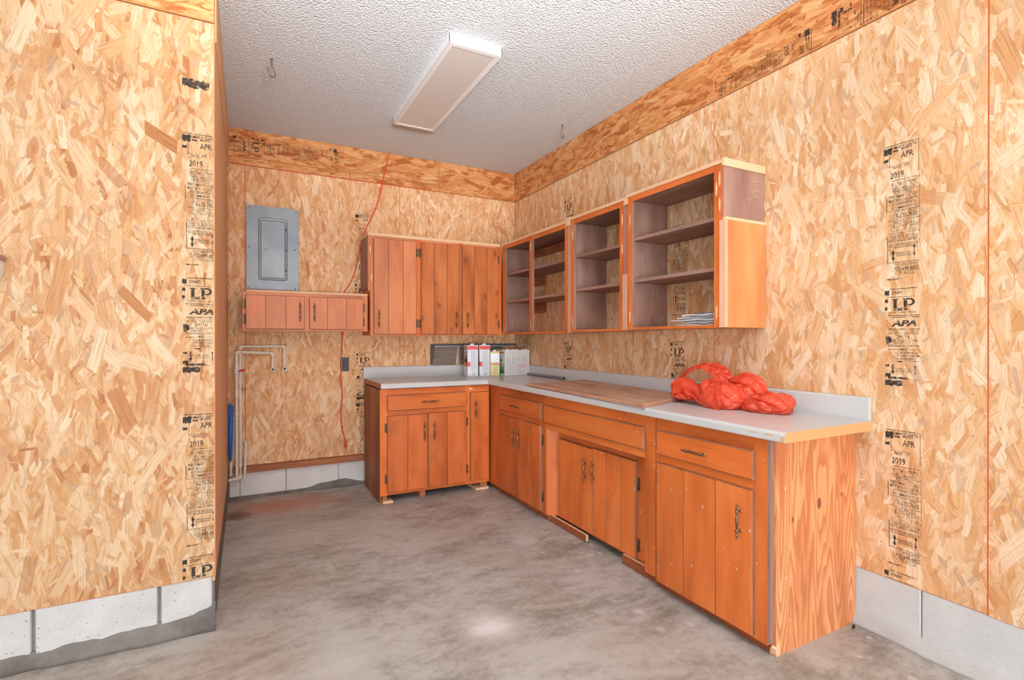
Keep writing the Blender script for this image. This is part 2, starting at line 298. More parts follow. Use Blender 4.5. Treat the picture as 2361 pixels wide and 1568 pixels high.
def mk_floor():
    m, nt, b = mat('concrete', 0.55, 0.3)
    o = OBJ(nt)
    warp = N(nt, 'ShaderNodeTexNoise', {'Scale': 0.9, 'Detail': 2.0}); nt.links.new(o, warp.inputs['Vector'])
    ov = VM(nt, 'ADD', o, VM(nt, 'SCALE', VM(nt, 'SUBTRACT', warp.outputs['Color'], (0.5, 0.5, 0.5))))
    ov.node.inputs[1].links[0].from_node.inputs['Scale'].default_value = 0.45
    n1 = NOISE(nt, SCALE(nt, ov, (1.0, 1.4, 1)), 1.6, 7, 0.66)
    n2 = NOISE(nt, SCALE(nt, ov, (1.3, 2.6, 1)), 5.0, 7, 0.72)
    n3 = NOISE(nt, o, 26, 6, 0.75)
    g = M(nt, 'ADD', M(nt, 'ADD', M(nt, 'MULTIPLY', n1, 0.44), M(nt, 'MULTIPLY', n2, 0.34)), M(nt, 'MULTIPLY', n3, 0.22))
    col = RAMP(nt, g, [(0.36, S(120, 112, 103)), (0.45, S(158, 151, 142)), (0.53, S(186, 181, 174)), (0.66, S(204, 200, 195))])
    warm = NOISE(nt, o, 1.1, 3, 0.6)
    col = MIX(nt, M(nt, 'MULTIPLY', STEP(nt, warm, 0.45, 0.7), 0.40), col, S(170, 144, 124))
    def spot(x, y, rx, ry, c, strength, e0=0.35, e1=1.0):
        nonlocal col
        d = N(nt, 'ShaderNodeVectorMath', {0: SCALE(nt, VM(nt, 'SUBTRACT', o, (x, y, 0)), (1 / rx, 1 / ry, 0))}, operation='LENGTH').outputs['Value']
        d = M(nt, 'ADD', d, M(nt, 'MULTIPLY_ADD', n2, 1.3, -0.65))
        col = MIX(nt, M(nt, 'MULTIPLY', M(nt, 'SUBTRACT', 1.0, STEP(nt, d, e0, e1)), strength), col, c)
    spot(-2.15, -0.30, 0.65, 0.30, S(196, 128, 96), 0.75, 0.1, 1.1)
    spot(-2.43, -0.42, 0.15, 0.16, S(112, 76, 64), 0.8, 0.2, 0.9)
    spot(-2.45, -0.05, 0.20, 0.10, S(120, 70, 52), 0.6, 0.2, 1.0)
    spot(-1.44, -2.50, 0.18, 0.15, S(236, 234, 232), 0.9, 0.0, 1.0)
    spot(-0.85, -1.75, 0.11, 0.09, S(206, 202, 196), 0.6, 0.5, 0.9)
    spot(-1.97, -1.58, 0.03, 0.13, S(206, 200, 192), 0.5, 0.1, 1.1)
    # small pale paint drops close to the cabinets
    v = N(nt, 'ShaderNodeTexVoronoi', {'Scale': 6.5}, voronoi_dimensions='2D'); nt.links.new(o, v.inputs['Vector'])
    c = N(nt, 'ShaderNodeSeparateColor', {0: v.outputs['Color']}).outputs
    xs = N(nt, 'ShaderNodeSeparateXYZ', {0: o}).outputs[0]
    near = STEP(nt, xs, -1.15, -0.62)
    f = M(nt, 'LESS_THAN', M(nt, 'ADD', v.outputs['Distance'], M(nt, 'MULTIPLY_ADD', n3, 0.06, -0.03)), M(nt, 'MULTIPLY', c[0], 0.16))
    f = M(nt, 'MULTIPLY', M(nt, 'MULTIPLY', f, M(nt, 'LESS_THAN', c[1], 0.6)), near)
    col = MIX(nt, M(nt, 'MULTIPLY', f, 0.6), col, S(214, 210, 204))
    v2 = N(nt, 'ShaderNodeTexVoronoi', {'Scale': 30}, voronoi_dimensions='2D'); nt.links.new(o, v2.inputs['Vector'])
    c = N(nt, 'ShaderNodeSeparateColor', {0: v2.outputs['Color']}).outputs
    f = M(nt, 'MULTIPLY', M(nt, 'LESS_THAN', v2.outputs['Distance'], M(nt, 'MULTIPLY', c[0], 0.12)), M(nt, 'LESS_THAN', c[1], 0.10))
    col = MIX(nt, M(nt, 'MULTIPLY', f, 0.6), col, S(210, 206, 200))
    nt.links.new(col, b.inputs['Base Color'])
    nt.links.new(M(nt, 'MULTIPLY_ADD', n2, 0.3, 0.40), b.inputs['Roughness'])
    BUMP(nt, b, n3, 0.10, 0.003); return m
MT['concrete'] = mk_floor()

def mk_ceiling():
    m, nt, b = mat('popcorn', 0.8, 0.25)
    o = OBJ(nt)
    v = N(nt, 'ShaderNodeTexVoronoi', {'Scale': 85, 'Smoothness': 0.5}, voronoi_dimensions='2D', feature='SMOOTH_F1'); nt.links.new(o, v.inputs['Vector'])
    n = NOISE(nt, o, 120, 3, 0.6)
    h = M(nt, 'ADD', M(nt, 'MULTIPLY', M(nt, 'SUBTRACT', 1.0, v.outputs['Distance']), 0.6), M(nt, 'MULTIPLY', n, 0.9))
    b.inputs['Base Color'].default_value = (*S(222, 227, 232), 1)
    BUMP(nt, b, h, 1.0, 0.010); return m
MT['popcorn'] = mk_ceiling()

# ------------------------------------------------------------------ mesh builder
class MB:
    def __init__(s): s.v = []; s.f = []; s.mi = []; s.sm = []; s.h = []
    def face(s, pts, mi=0, smooth=False, h=False):
        i = len(s.v); s.v += [tuple(p) for p in pts]; s.f.append(tuple(range(i, i + len(pts)))); s.mi.append(mi); s.sm.append(smooth); s.h.append(h)
    def mesh(s, vs, fs, mi=0, smooth=False, h=False):
        i = len(s.v); s.v += [tuple(p) for p in vs]
        for f in fs: s.f.append(tuple(k + i for k in f)); s.mi.append(mi); s.sm.append(smooth); s.h.append(h)
    def box(s, x0, x1, y0, y1, z0, z1, mi=0, h=False, mis=None):
        """mis: per side material (x0,x1,y0,y1,z0,z1)"""
        q = mis or [mi] * 6
        P = lambda a, b, c: ((x0, x1)[a], (y0, y1)[b], (z0, z1)[c])
        for k, idx in enumerate([((0,0,0),(0,0,1),(0,1,1),(0,1,0)), ((1,0,0),(1,1,0),(1,1,1),(1,0,1)), ((0,0,0),(1,0,0),(1,0,1),(0,0,1)), ((0,1,0),(0,1,1),(1,1,1),(1,1,0)), ((0,0,0),(0,1,0),(1,1,0),(1,0,0)), ((0,0,1),(1,0,1),(1,1,1),(0,1,1))]):
            s.face([P(*t) for t in idx], q[k], False, h)
        return s
    def slab(s, x0, x1, yb, yf, z0, z1, c=0.003, mi=0, me=1, h=False):
        """board whose front (smaller y = yf) edges are chamfered by c"""
        A = [(x0, yb, z0), (x1, yb, z0), (x1, yb, z1), (x0, yb, z1)]
        B = [(x0, yf + c, z0), (x1, yf + c, z0), (x1, yf + c, z1), (x0, yf + c, z1)]
        D = [(x0 + c, yf, z0 + c), (x1 - c, yf, z0 + c), (x1 - c, yf, z1 - c), (x0 + c, yf, z1 - c)]
        s.face(D, mi, False, h); s.face(A[::-1], me, False, h)
        for k in range(4):
            j = (k + 1) % 4
            s.face([A[k], A[j], B[j], B[k]], me, False, h); s.face([B[k], B[j], D[j], D[k]], me, False, h)
        return s
    def tube(s, pts, r, n=8, mi=0, closed=False, caps=True):
        pts = [Vector(p) for p in pts]; k = len(pts); rr = r if isinstance(r, (list, tuple)) else [r] * k
        rings = []; prev = None
        for i, p in enumerate(pts):
            a = pts[i - 1] if (i or closed) else p; b_ = pts[(i + 1) % k] if (i < k - 1 or closed) else p
            t = (b_ - a).normalized()
            if prev is None:
                u = t.orthogonal().normalized()
            else:
                u = (prev - t * prev.dot(t))
                u = u.normalized() if u.length > 1e-6 else t.orthogonal().normalized()
            prev = u; w_ = t.cross(u)
            rings.append([p + (u * math.cos(2 * PI * j / n) + w_ * math.sin(2 * PI * j / n)) * rr[i] for j in range(n)])
        vs = [q for rg in rings for q in rg]; fs = []
        for i in range(k if closed else k - 1):
            i2 = (i + 1) % k
            for j in range(n): fs.append((i * n + j, i * n + (j + 1) % n, i2 * n + (j + 1) % n, i2 * n + j))
        s.mesh(vs, fs, mi, True)
        if caps and not closed:
            s.face(rings[0][::-1], mi); s.face(rings[-1], mi)
        return s
    def lathe(s, prof, axis='z', org=(0, 0, 0), n=12, mi=0):
        """prof: (t along axis, radius)"""
        vs = []; fs = []
        for t, r in prof:
            for j in range(n):
                a = 2 * PI * j / n; u, v = r * math.cos(a), r * math.sin(a)
                p = {'z': (u, v, t), 'x': (t, u, v), 'y': (v, t, u)}[axis]
                vs.append((p[0] + org[0], p[1] + org[1], p[2] + org[2]))
        k = len(prof)
        for i in range(k - 1):
            for j in range(n): fs.append((i * n + j, i * n + (j + 1) % n, (i + 1) * n + (j + 1) % n, (i + 1) * n + j))
        s.mesh(vs, fs, mi, True)
        if prof[0][1] > 1e-5: s.face([vs[j] for j in range(n)][::-1], mi)
        if prof[-1][1] > 1e-5: s.face([vs[(k - 1) * n + j] for j in range(n)], mi)
        return s
    def prism(s, outline, y0, y1, mi=0, me=None):
        """outline in (x,z), extruded y0(back) .. y1(front)"""
        me = mi if me is None else me
        a = [(x, y1, z) for x, z in outline]; b_ = [(x, y0, z) for x, z in outline]
        s.face(a, mi); s.face(b_[::-1], mi); k = len(a)
        for i in range(k): s.face([a[i], b_[i], b_[(i + 1) % k], a[(i + 1) % k]], me)
        return s
    def xform(s, M4):
        s.v = [tuple(M4 @ Vector(p)) for p in s.v]; return s
    def data(s, name, mats, grain='v'):
        me = bpy.data.meshes.new(name); me.from_pydata(s.v, [], s.f)
        for m_ in mats: me.materials.append(m_)
        me.polygons.foreach_set('material_index', s.mi); me.polygons.foreach_set('use_smooth', s.sm)
        uvl = me.uv_layers.new(name='UVMap'); uvs = []
        co = s.v
        me.update()
        for p, hh in zip(me.polygons, s.h):
            n_ = p.normal; ax = max(range(3), key=lambda k: abs(n_[k]))
            for vi in p.vertices:
                x, y, z = co[vi]
                u = (x, z) if ax == 1 else ((y, z) if ax == 0 else (y, x) if grain == 'v2' else (x, y))
                if hh or grain == 'h': u = (u[1], u[0])
                uvs += [u[0], u[1]]
        uvl.data.foreach_set('uv', uvs)
        me.update(); return me

def link(name, data, parent=None, loc=(0, 0, 0), rotz=0.0):
    o = bpy.data.objects.new(name, data); COL.objects.link(o)
    o.location = loc; o.rotation_euler = (0, 0, rotz)
    if parent: o.parent = parent
    return o
def obj(name, mb, mats, parent=None, grain='v', loc=(0, 0, 0), label=None, bevel=0.0):
    mats = mats if isinstance(mats, (list, tuple)) else [mats]
    me = mb.data(name, [MT[m_] if isinstance(m_, str) else m_ for m_ in mats], grain)
    o = link(name, me, parent, loc)
    if label: o['label'] = label
    return o
def thing(name, label, cat, loc=(0, 0, 0), rotz=0.0, group=None):
    o = link(name, None, None, loc, rotz); o['label'] = label; o['category'] = cat
    if group: o['group'] = group
    o.empty_display_size = 0.1
    return o
def tag(o, label, cat, group=None):
    o['label'] = label; o['category'] = cat
    if group: o['group'] = group
    return o
RW = -PI / 2     # rotation of everything that backs onto the right wall: local x runs along -Y, local -y faces -X

# ------------------------------------------------------------------ text stamps
_tc = {}
def text_geo(body, bold=0.0, shear=0.0):
    key = (body, bold, shear)
    if key in _tc: return _tc[key]
    cu = bpy.data.curves.new('t', 'FONT'); cu.body = body; cu.size = 1.0; cu.resolution_u = 2; cu.offset = bold; cu.shear = shear
    o = bpy.data.objects.new('t', cu); COL.objects.link(o)
    dg = bpy.context.evaluated_depsgraph_get(); dg.update()
    me = bpy.data.meshes.new_from_object(o.evaluated_get(dg))
    vs = [(v.co.x, v.co.y) for v in me.vertices]; fs = [tuple(p.vertices) for p in me.polygons]
    bpy.data.objects.remove(o); bpy.data.curves.remove(cu); bpy.data.meshes.remove(me)
    x0 = min(v[0] for v in vs); x1 = max(v[0] for v in vs); y0 = min(v[1] for v in vs); y1 = max(v[1] for v in vs)
    _tc[key] = ([((x - x0) / (x1 - x0), (y - y0) / max(1e-6, y1 - y0)) for x, y in vs], fs); return _tc[key]
def put_text(mb, body, x0, x1, zb, zt, y=0.0, mi=0, bold=0.0, shear=0.0):
    vs, fs = text_geo(body, bold, shear)
    mb.mesh([(x0 + a * (x1 - x0), y, zb + b_ * (zt - zb)) for a, b_ in vs], fs, mi)
def put_bar(mb, x0, x1, z0, z1, y=0.0, mi=0):
    mb.face([(x0, y, z0), (x1, y, z0), (x1, y, z1), (x0, y, z1)], mi)
def smudge(mb, x0, x1, z0, z1, seed):
    r = random.Random(seed); n = 14; top = []; bot = []
    for i in range(n + 1):
        x = x0 + (x1 - x0) * i / n; top.append((x, 0, z1 - r.random() * (z1 - z0) * 0.22)); bot.append((x, 0, z0 + r.random() * (z1 - z0) * 0.3))
    for i in range(n): mb.face([bot[i], bot[i + 1], top[i + 1], top[i]])
def arrow(mb, x, zb, zt, w_=0.004):
    put_bar(mb, x - w_ * 0.35, x + w_ * 0.35, zb + w_ * 2, zt - w_ * 2)
    mb.face([(x - w_, 0, zt - w_ * 2.4), (x + w_, 0, zt - w_ * 2.4), (x, 0, zt)]); mb.face([(x + w_, 0, zb + w_ * 2.4), (x - w_, 0, zb + w_ * 2.4), (x, 0, zb)])
def stamp_prim():
    """grade stamp, upper block; x right from 0, z down from 0"""
    mb = MB(); X = lambda u: (u - 60) / 430 * 0.130; Z = lambda u: -(u - 60) / 2600
    def t(s, x0, x1, zc, cap, bold=0.0): put_text(mb, s, X(x0), X(x1), Z(zc + cap / 2), Z(zc - cap / 2), bold=bold)
    def b_(x0, x1, z, th=7): put_bar(mb, X(x0), X(x1), Z(z + th / 2), Z(z - th / 2))
    def vb(x, z0, z1, th=5): put_bar(mb, X(x - th / 2), X(x + th / 2), Z(z1), Z(z0))
    b_(75, 475, 64); t('PRIMARY DATE', 130, 455, 96, 32, 0.01); t('MONTH', 280, 400, 122, 24, 0.01)
    smudge(mb, X(66), X(165), Z(165), Z(75), 1); smudge(mb, X(66), X(120), Z(235), Z(195), 2); smudge(mb, X(180), X(245), Z(142), Z(120), 3)
    t('APR', 275, 420, 188, 62, 0.012); vb(136, 145, 300); b_(136, 360, 283, 5); t('YEAR', 170, 268, 306, 28, 0.012); t('LR', 320, 365, 300, 24)
    t('2019', 145, 310, 388, 70, 0.014); vb(140, 320, 350); b_(165, 470, 446, 5)
    t('INSTALLATION', 163, 450, 490, 42, 0.012); t('INFORMATION', 170, 430, 530, 40, 0.012); b_(170, 480, 560, 6)
    t('FOR PROPER', 197, 400, 582, 32, 0.008); t('PERFORMANCE PANELS', 130, 465, 618, 32, 0.01); t('MUST BE INSTALLED IN', 128, 460, 660, 32, 0.01); t('ACCORDANCE WITH', 160, 450, 700, 30, 0.01); t('RECOMMENDATIONS', 165, 465, 740, 30, 0.008)
    b_(118, 490, 768, 5); t('PRODUCT SUPPORT', 190, 455, 790, 30); t('253-620-7600', 160, 465, 832, 52, 0.008); b_(120, 490, 872, 5)
    t('SPACE PANELS', 180, 430, 900, 36, 0.004); t('1/8 INCH AT ENDS', 165, 470, 940, 34, 0.004); t('1/8 INCH AT EDGES', 165, 470, 982, 34, 0.004); b_(125, 490, 1012, 5)
    t('THIS SIDE DOWN', 138, 470, 1048, 40, 0.006); t('ESTE LADO ABAJO', 134, 470, 1092, 40, 0.006); t('CE CÔTÉ EN DESSOUS', 130, 475, 1136, 42, 0.006); b_(180, 490, 1165, 5)
    arrow(mb, X(182), Z(1310), Z(1183), 0.007); arrow(mb, X(432), Z(1275), Z(1148), 0.005)
    t('STRENGTH AXIS', 215, 390, 1226, 20, 0.01); t('THIS DIRECTION', 217, 390, 1252, 20, 0.01); b_(128, 490, 1322, 5)
    t('CUSTOMER SUPPORT', 190, 480, 1350, 32); t('1-800-648-6893', 165, 480, 1390, 40, 0.01); b_(160, 495, 1415, 5); t('MADE IN U.S.A.', 200, 440, 1440, 34, 0.006)
    smudge(mb, X(105), X(245), Z(1512), Z(1490), 5); b_(245, 330, 1497, 6)
    vb(103, 620, 780, 8); vb(115, 1040, 1330, 8); vb(480, 60, 400, 5); vb(490, 430, 780, 4); vb(492, 790, 1170, 4)
    return mb
def stamp_lp():
    mb = MB(); X = lambda u: (u - 60) / 510 * 0.127; Z = lambda u: -(u - 90) / 3500
    def t(s, x0, x1, zc, cap, bold=0.0, shear=0.0): put_text(mb, s, X(x0), X(x1), Z(zc + cap / 2), Z(zc - cap / 2), bold=bold, shear=shear)
    def b_(x0, x1, z, th=9): put_bar(mb, X(x0), X(x1), Z(z + th / 2), Z(z - th / 2))
    b_(140, 540, 95, 10); smudge(mb, X(60), X(125), Z(195), Z(105), 11); smudge(mb, X(62), X(108), Z(300), Z(235), 12); smudge(mb, X(62), X(100), Z(415), Z(345), 17); t('STRAND', 165, 330, 148, 50, 0.02); b_(90, 470, 212, 6)
    # slab-serif initials as flat shapes
    P = lambda pts: mb.face([(X(a), 0, Z(c)) for a, c in pts][::-1])
    P([(176, 240), (254, 240), (254, 256), (176, 256)]); P([(190, 258), (240, 258), (240, 410), (190, 410)]); P([(240, 372), (300, 372), (322, 352), (322, 410), (240, 410)])
    P([(330, 235), (400, 235), (400, 255), (330, 255)]); P([(340, 255), (390, 255), (390, 402), (340, 402)]); P([(325, 390), (405, 390), (405, 404), (325, 404)])
    ou = [(400, 235), (450, 238), (485, 258), (498, 290), (485, 322), (450, 340), (390, 345)]; inn = [(400, 255), (435, 258), (455, 272), (462, 290), (455, 308), (435, 322), (390, 325)]
    for i in range(6): P([ou[i], ou[i + 1], inn[i + 1], inn[i]])
    t('CARTHAGE, TEXAS', 150, 520, 436, 34, 0.006); b_(108, 565, 478, 10); b_(175, 560, 503, 9)
    t('APA', 155, 520, 590, 88, 0.045, 0.25); b_(108, 568, 674, 11); b_(165, 560, 697, 9)
    t('RATED SHEATHING', 125, 545, 732, 36, 0.004); t('24/16', 237, 430, 784, 50, 0.012); t('SIZED FOR SPACING', 135, 540, 836, 30, 0.01); t('EXPOSURE 1', 195, 430, 872, 32, 0.012); t('THICKNESS 0.451 IN', 105, 555, 914, 32, 0.01)
    t('463', 290, 382, 962, 38, 0.012); b_(105, 275, 968, 7); b_(395, 560, 965, 4); t('PS2-10 SHEATHING', 215, 540, 1014, 32, 0.008); t('PRP-108 HUD-UM', 212, 560, 1054, 28, 0.01); t('7/16 CATEGORY', 195, 480, 1098, 34, 0.008); b_(360, 560, 1130, 4); b_(190, 320, 1140, 18)
    smudge(mb, X(75), X(160), Z(900), Z(765), 13); smudge(mb, X(68), X(130), Z(1220), Z(1185), 14); smudge(mb, X(68), X(150), Z(1370), Z(1305), 15)
    arrow(mb, X(182), Z(1345), Z(1172), 0.0075); arrow(mb, X(500), Z(1338), Z(1180), 0.004); t('STRENGTH AXIS', 222, 440, 1245, 22, 0.014); t('THIS DIRECTION', 225, 440, 1278, 22, 0.014)
    b_(110, 405, 1375, 34); b_(405, 570, 1392, 9); smudge(mb, X(68), X(320), Z(1505), Z(1402), 16)
    return mb
ST = {'p': stamp_prim().data('printed_stamp', [MT['ink']]), 'l': stamp_lp().data('printed_stamp', [MT['ink']])}
def stamp(kind, parent, x, z, y=-0.0007, clip=None, turn=False, low=None):
    """place a stamp on a wall part (local frame: x right, z up, front at -y); clip = largest x kept"""
    me = ST[kind]
    if turn:
        M4 = Matrix.Translation((x, y, z)) @ Matrix.Rotation(PI / 2, 4, 'Y')
        me = me.copy(); me.transform(M4)
        if low is not None:
            bm = bmesh.new(); bm.from_mesh(me); bmesh.ops.bisect_plane(bm, geom=bm.verts[:] + bm.edges[:] + bm.faces[:], plane_co=(0, 0, low), plane_no=(0, 0, -1), clear_outer=True); bm.to_mesh(me); bm.free()
    elif clip is not None or low is not None:
        clip = 1e3 if clip is None else clip
        bm = bmesh.new(); bm.from_mesh(me); bmesh.ops.translate(bm, verts=bm.verts, vec=(x, y, z))
        bmesh.ops.bisect_plane(bm, geom=bm.verts[:] + bm.edges[:] + bm.faces[:], plane_co=(clip, 0, 0), plane_no=(1, 0, 0), clear_outer=True)
        if low is not None: bmesh.ops.bisect_plane(bm, geom=bm.verts[:] + bm.edges[:] + bm.faces[:], plane_co=(0, 0, low), plane_no=(0, 0, -1), clear_outer=True)
        me = bpy.data.meshes.new('printed_stamp'); bm.to_mesh(me); bm.free(); me.materials.append(MT['ink'])
    else:
        me = me.copy(); me.transform(Matrix.Translation((x, y, z)))
    return link('printed_stamp', me, parent)

# ------------------------------------------------------------------ room shell
H = 2.872
ZS = 2.597          # lower edge of the top strips
def struct(name, mb, mats, parent=None, grain='v', **k):
    o = obj(name, mb, mats, parent, grain, **k)
    if not parent: o['kind'] = 'structure'
    return o
struct('floor', MB().box(-9.8, 0.25, -11.4, 0.25, -0.12, 0.0), 'concrete')
struct('ceiling', MB().box(-9.8, 0.25, -11.4, 0.25, H, H + 0.12), 'popcorn')

def panel(x0, x1, z0, z1, m_, parent, yb=0.013, yf=0.0, g=0.0004, edge='orange_edge', grain='v'):
    return obj('osb_panel', MB().slab(x0 + g, x1 - g, yb, yf, z0 + g, z1 - g, 0.0022), [m_, edge], parent, grain)
def blockrow(parent, xs, z0, z1, yf, yb, m_, joint=0.005):
    for a, b_ in zip(xs[:-1], xs[1:]):
        r = random.uniform(-0.0015, 0.0015)
        obj('concrete_block', MB().slab(a + joint, b_ - joint, yb, yf + r, z0, z1, 0.004, 0, 0), m_, parent)
def fillet(parent, x0, x1, h, d, y0, m_, seed, n=40, name='mortar_fillet', prof=None):
    r = random.Random(seed); rows = []
    for i in range(n + 1):
        x = x0 + (x1 - x0) * i / n
        hh = h(x) * (0.85 + 0.3 * noise.noise((x * 6, seed, 0)) + 0.1 * r.random()); dd = d * (0.8 + 0.5 * noise.noise((x * 5, seed + 9, 0)) + 0.1 * r.random())
        rows.append([(x, y0, hh), (x, y0 - dd * 0.35, hh * 0.72), (x, y0 - dd * 0.8, hh * 0.22), (x, y0 - dd, 0.0005), (x, y0, 0.0005)])
    mb = MB(); vs = [p for rw in rows for p in rw]; fs = []
    for i in range(n):
        for j in range(4): fs.append((i * 5 + j, i * 5 + j + 1, (i + 1) * 5 + j + 1, (i + 1) * 5 + j))
    mb.mesh(vs, fs, 0, True); mb.face(rows[0]); mb.face(rows[-1][::-1])
    return obj(name, mb, m_, parent)

# right wall (local x = -Y)
wr = struct('wall_right', MB().box(0.013, 11.4, 0.016, 0.16, 0.0, H), 'mortar'); wr.rotation_euler = (0, 0, RW)
ZPR = 0.245
for a, b_, dz in [(0, 1.2165, 0), (1.2165, 2.4355, 0), (2.4355, 3.6555, 0), (3.6555, 4.875, -0.004), (4.875, 6.09, 0), (6.09, 7.31, 0), (7.31, 8.53, 0)]:
    p_ = panel(a, b_, ZPR + dz, ZS, 'osb_right', wr)
    if abs(a - 2.4355) < .01: stamp('p', p_, 3.313, 2.043); stamp('l', p_, 3.319, 1.450); stamp('p', p_, 3.320, 0.868); stamp('l', p_, 3.319, 0.285, low=0.249)
    if abs(a - 1.2165) < .01: stamp('p', p_, 2.105, 1.945); stamp('l', p_, 2.100, 1.225)
    if abs(a) < .01: stamp('l', p_, 0.895, 2.400); stamp('p', p_, 0.880, 1.92); stamp('l', p_, 0.885, 1.22)
for a, b_ in [(0, 2.441), (2.441, 3.238), (3.238, 5.6), (5.6, 8.0)]:
    p_ = obj('osb_strip', MB().slab(a + .001, b_ - .001, 0.0, -0.011, ZS, H - .001, 0.002), ['osb_strip', 'osb_edge'], wr, 'h')
    if abs(a - 2.441) < .01: obj('orange_paint_line', MB().box(2.4405, 2.446, -0.0118, -0.011, ZS + .005, H - .004), 'orange_edge', p_)
    if abs(a - 2.441) < .01: stamp('p', p_, 3.012, 2.712, -0.0117, turn=True, low=ZS + .004)
    if abs(a - 3.238) < .01: stamp('l', p_, 3.505, 2.725, -0.0117, turn=True, low=ZS + .004)
blockrow(wr, [0.016, 0.44, 0.846, 1.252, 1.658, 2.064, 2.47, 2.876, 3.282 - .24, 3.449, 3.855, 4.26, 4.66, 5.07], 0.03, ZPR, 0.004, 0.06, 'block_smooth', 0.0015)
fillet(wr, 0.0, 5.2, lambda x: 0.062, 0.045, 0.006, 'mortar_light', 3, 90)

# back wall (local x = X)
wb = struct('wall_back', MB().box(-2.62, 0.16, 0.016, 0.16, 0.0, H), 'mortar')
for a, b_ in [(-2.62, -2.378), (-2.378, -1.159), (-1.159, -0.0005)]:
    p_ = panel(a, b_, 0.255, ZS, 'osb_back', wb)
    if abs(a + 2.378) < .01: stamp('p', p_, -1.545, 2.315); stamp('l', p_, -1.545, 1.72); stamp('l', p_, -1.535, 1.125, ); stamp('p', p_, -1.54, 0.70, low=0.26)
for a, b_, z0 in [(-2.5, -0.792, 2.655), (-0.792, -0.011, ZS), ]:
    p_ = obj('osb_strip', MB().slab(a + .001, b_ - .001, 0.0, -0.011, z0, H - .001, 0.002), ['osb_strip', 'osb_edge'], wb, 'h')
    if a < -2: stamp('p', p_, -1.685, 2.832, -0.0117, turn=True); stamp('l', p_, -2.238, 2.815, -0.0117, turn=True)
for a, b_ in [(-2.5, -1.587), (-1.587, -0.792)]:
    obj('osb_strip', MB().slab(a + .001, b_ - .001, 0.0, -0.011, ZS, 2.653, 0.002, 0, 1), ['osb_strip', 'orange_edge'], wb, 'h')
obj('sill_plate', MB().slab(-2.49, -1.40, 0.013, -0.038, 0.205, 0.255, 0.003, 0, 0), 'plate', wb, 'h')
blockrow(wb, [-2.49, -2.417, -2.088, -1.684, -1.28, -0.874, -0.468, -0.062], 0.02, 0.205, 0.0, 0.05, 'block_back', 0.0015)
fillet(wb, -2.49, -0.5, lambda x: 0.022 + 0.065 * math.exp(-((x + 1.72) / 0.16) ** 2), 0.025, 0.003, 'mortar_dark', 5, 60)

# left stub wall with the narrow side face (local x = X, front at y = -1.96)
YL = -1.96; XL = -2.495
wl = struct('wall_left', MB().box(-6.5, XL - 0.016, YL + 0.018, 0.16, 0.0, H), 'mortar')
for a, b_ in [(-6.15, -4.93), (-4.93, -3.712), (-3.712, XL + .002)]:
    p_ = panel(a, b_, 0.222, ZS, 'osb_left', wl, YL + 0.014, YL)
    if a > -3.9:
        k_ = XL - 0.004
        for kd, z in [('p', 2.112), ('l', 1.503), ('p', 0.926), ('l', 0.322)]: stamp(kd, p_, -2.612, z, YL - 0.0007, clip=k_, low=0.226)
        bar = MB(); smudge(bar, -2.61, -2.512, 2.300, 2.345, 21); obj('printed_stamp', bar.xform(Matrix.Translation((0, YL - .0007, 0))), 'ink', p_)
obj('raw_edge', MB().box(XL - .0005, XL + .0025, YL + .001, YL + .014, .224, ZS), 'osb_edge', wl)
for a, b_ in [(-5.2, XL + 0.002)]:
    obj('osb_strip', MB().slab(a, b_, YL, YL - 0.011, ZS, H - .001, 0.002), ['osb_strip', 'osb_edge'], wl, 'h')
obj('jamb_board', MB().box(XL - 0.016, XL, YL + 0.014, -0.001, 0.20, H - .001), 'jamb', wl)
obj('jamb_board', MB().box(XL - 0.001, XL + 0.006, YL + 0.1, -0.013, ZS - 0.03, H - .001), 'jamb', wl, 'h')
blockrow(wl, [-4.71, -4.305, -3.90, -3.496, -3.09, -2.694, XL - 0.004], 0.03, 0.224, YL + 0.006, YL + 0.06, 'block', 0.006)
obj('mortar_face', MB().box(XL - 0.02, XL - 0.002, YL + 0.012, -0.001, 0.0, 0.20), 'mortar_dark', wl)
fillet(wl, -5.2, XL + .002, lambda x: 0.075 + 0.05 * math.exp(-((x + 2.47) / 0.10) ** 2), 0.035, YL + 0.008, 'mortar_dark', 8, 90)

# ------------------------------------------------------------------ hardware (shared meshes)
def handle_mesh(vert=True):
    mb = MB()
    half = [(0.0, .0064), (.010, .0060), (.022, .0044), (.030, .0034), (.033, .0036), (.036, .0070), (.040, .0078), (.044, .0066), (.046, .0036), (.050, .0040), (.053, .0058), (.057, .0058), (.060, .0034), (.063, .0030), (.066, .0046), (.069, .0046), (.071, .0028), (.073, .0001)]
    prof = [(-t, r) for t, r in half[::-1]] + half[1:]
    mb.lathe(prof, 'z', (0, -0.024, 0), 10)
    for z in (-.040, .040): mb.lathe([(-.024, .0038), (-.012, .0032), (-.004, .0045), (0, .0070)], 'y', (0, 0, z), 8)
    if not vert: mb.xform(Matrix.Rotation(PI / 2, 4, 'Y'))
    return mb.data('handle', [MT['bronze']])
HV, HH = handle_mesh(True), handle_mesh(False)
def hinge_mesh():
    mb = MB()
    out = [(-.008, -.018), (-.004, -.030), (0, -.036), (.006, -.031), (.008, -.018), (.008, .018), (.006, .031), (0, .036), (-.004, .030), (-.008, .018), (-.004, .008), (-.004, -.008)]
    mb.prism(out[::1], 0.0, -0.0022)
    mb.lathe([(-.040, .0001), (-.037, .0030), (-.034, .0022), (-.032, .0045), (.032, .0045), (.034, .0022), (.037, .0030), (.040, .0001)], 'z', (.011, -.004, 0), 8)
    for z in (-.022, .022): mb.lathe([(-.0034, .0001), (-.0032, .0022), (-.0022, .0024)], 'y', (0, 0, z), 6)
    return mb.data('hinge', [MT['hinge_bronze']])
HG = hinge_mesh()
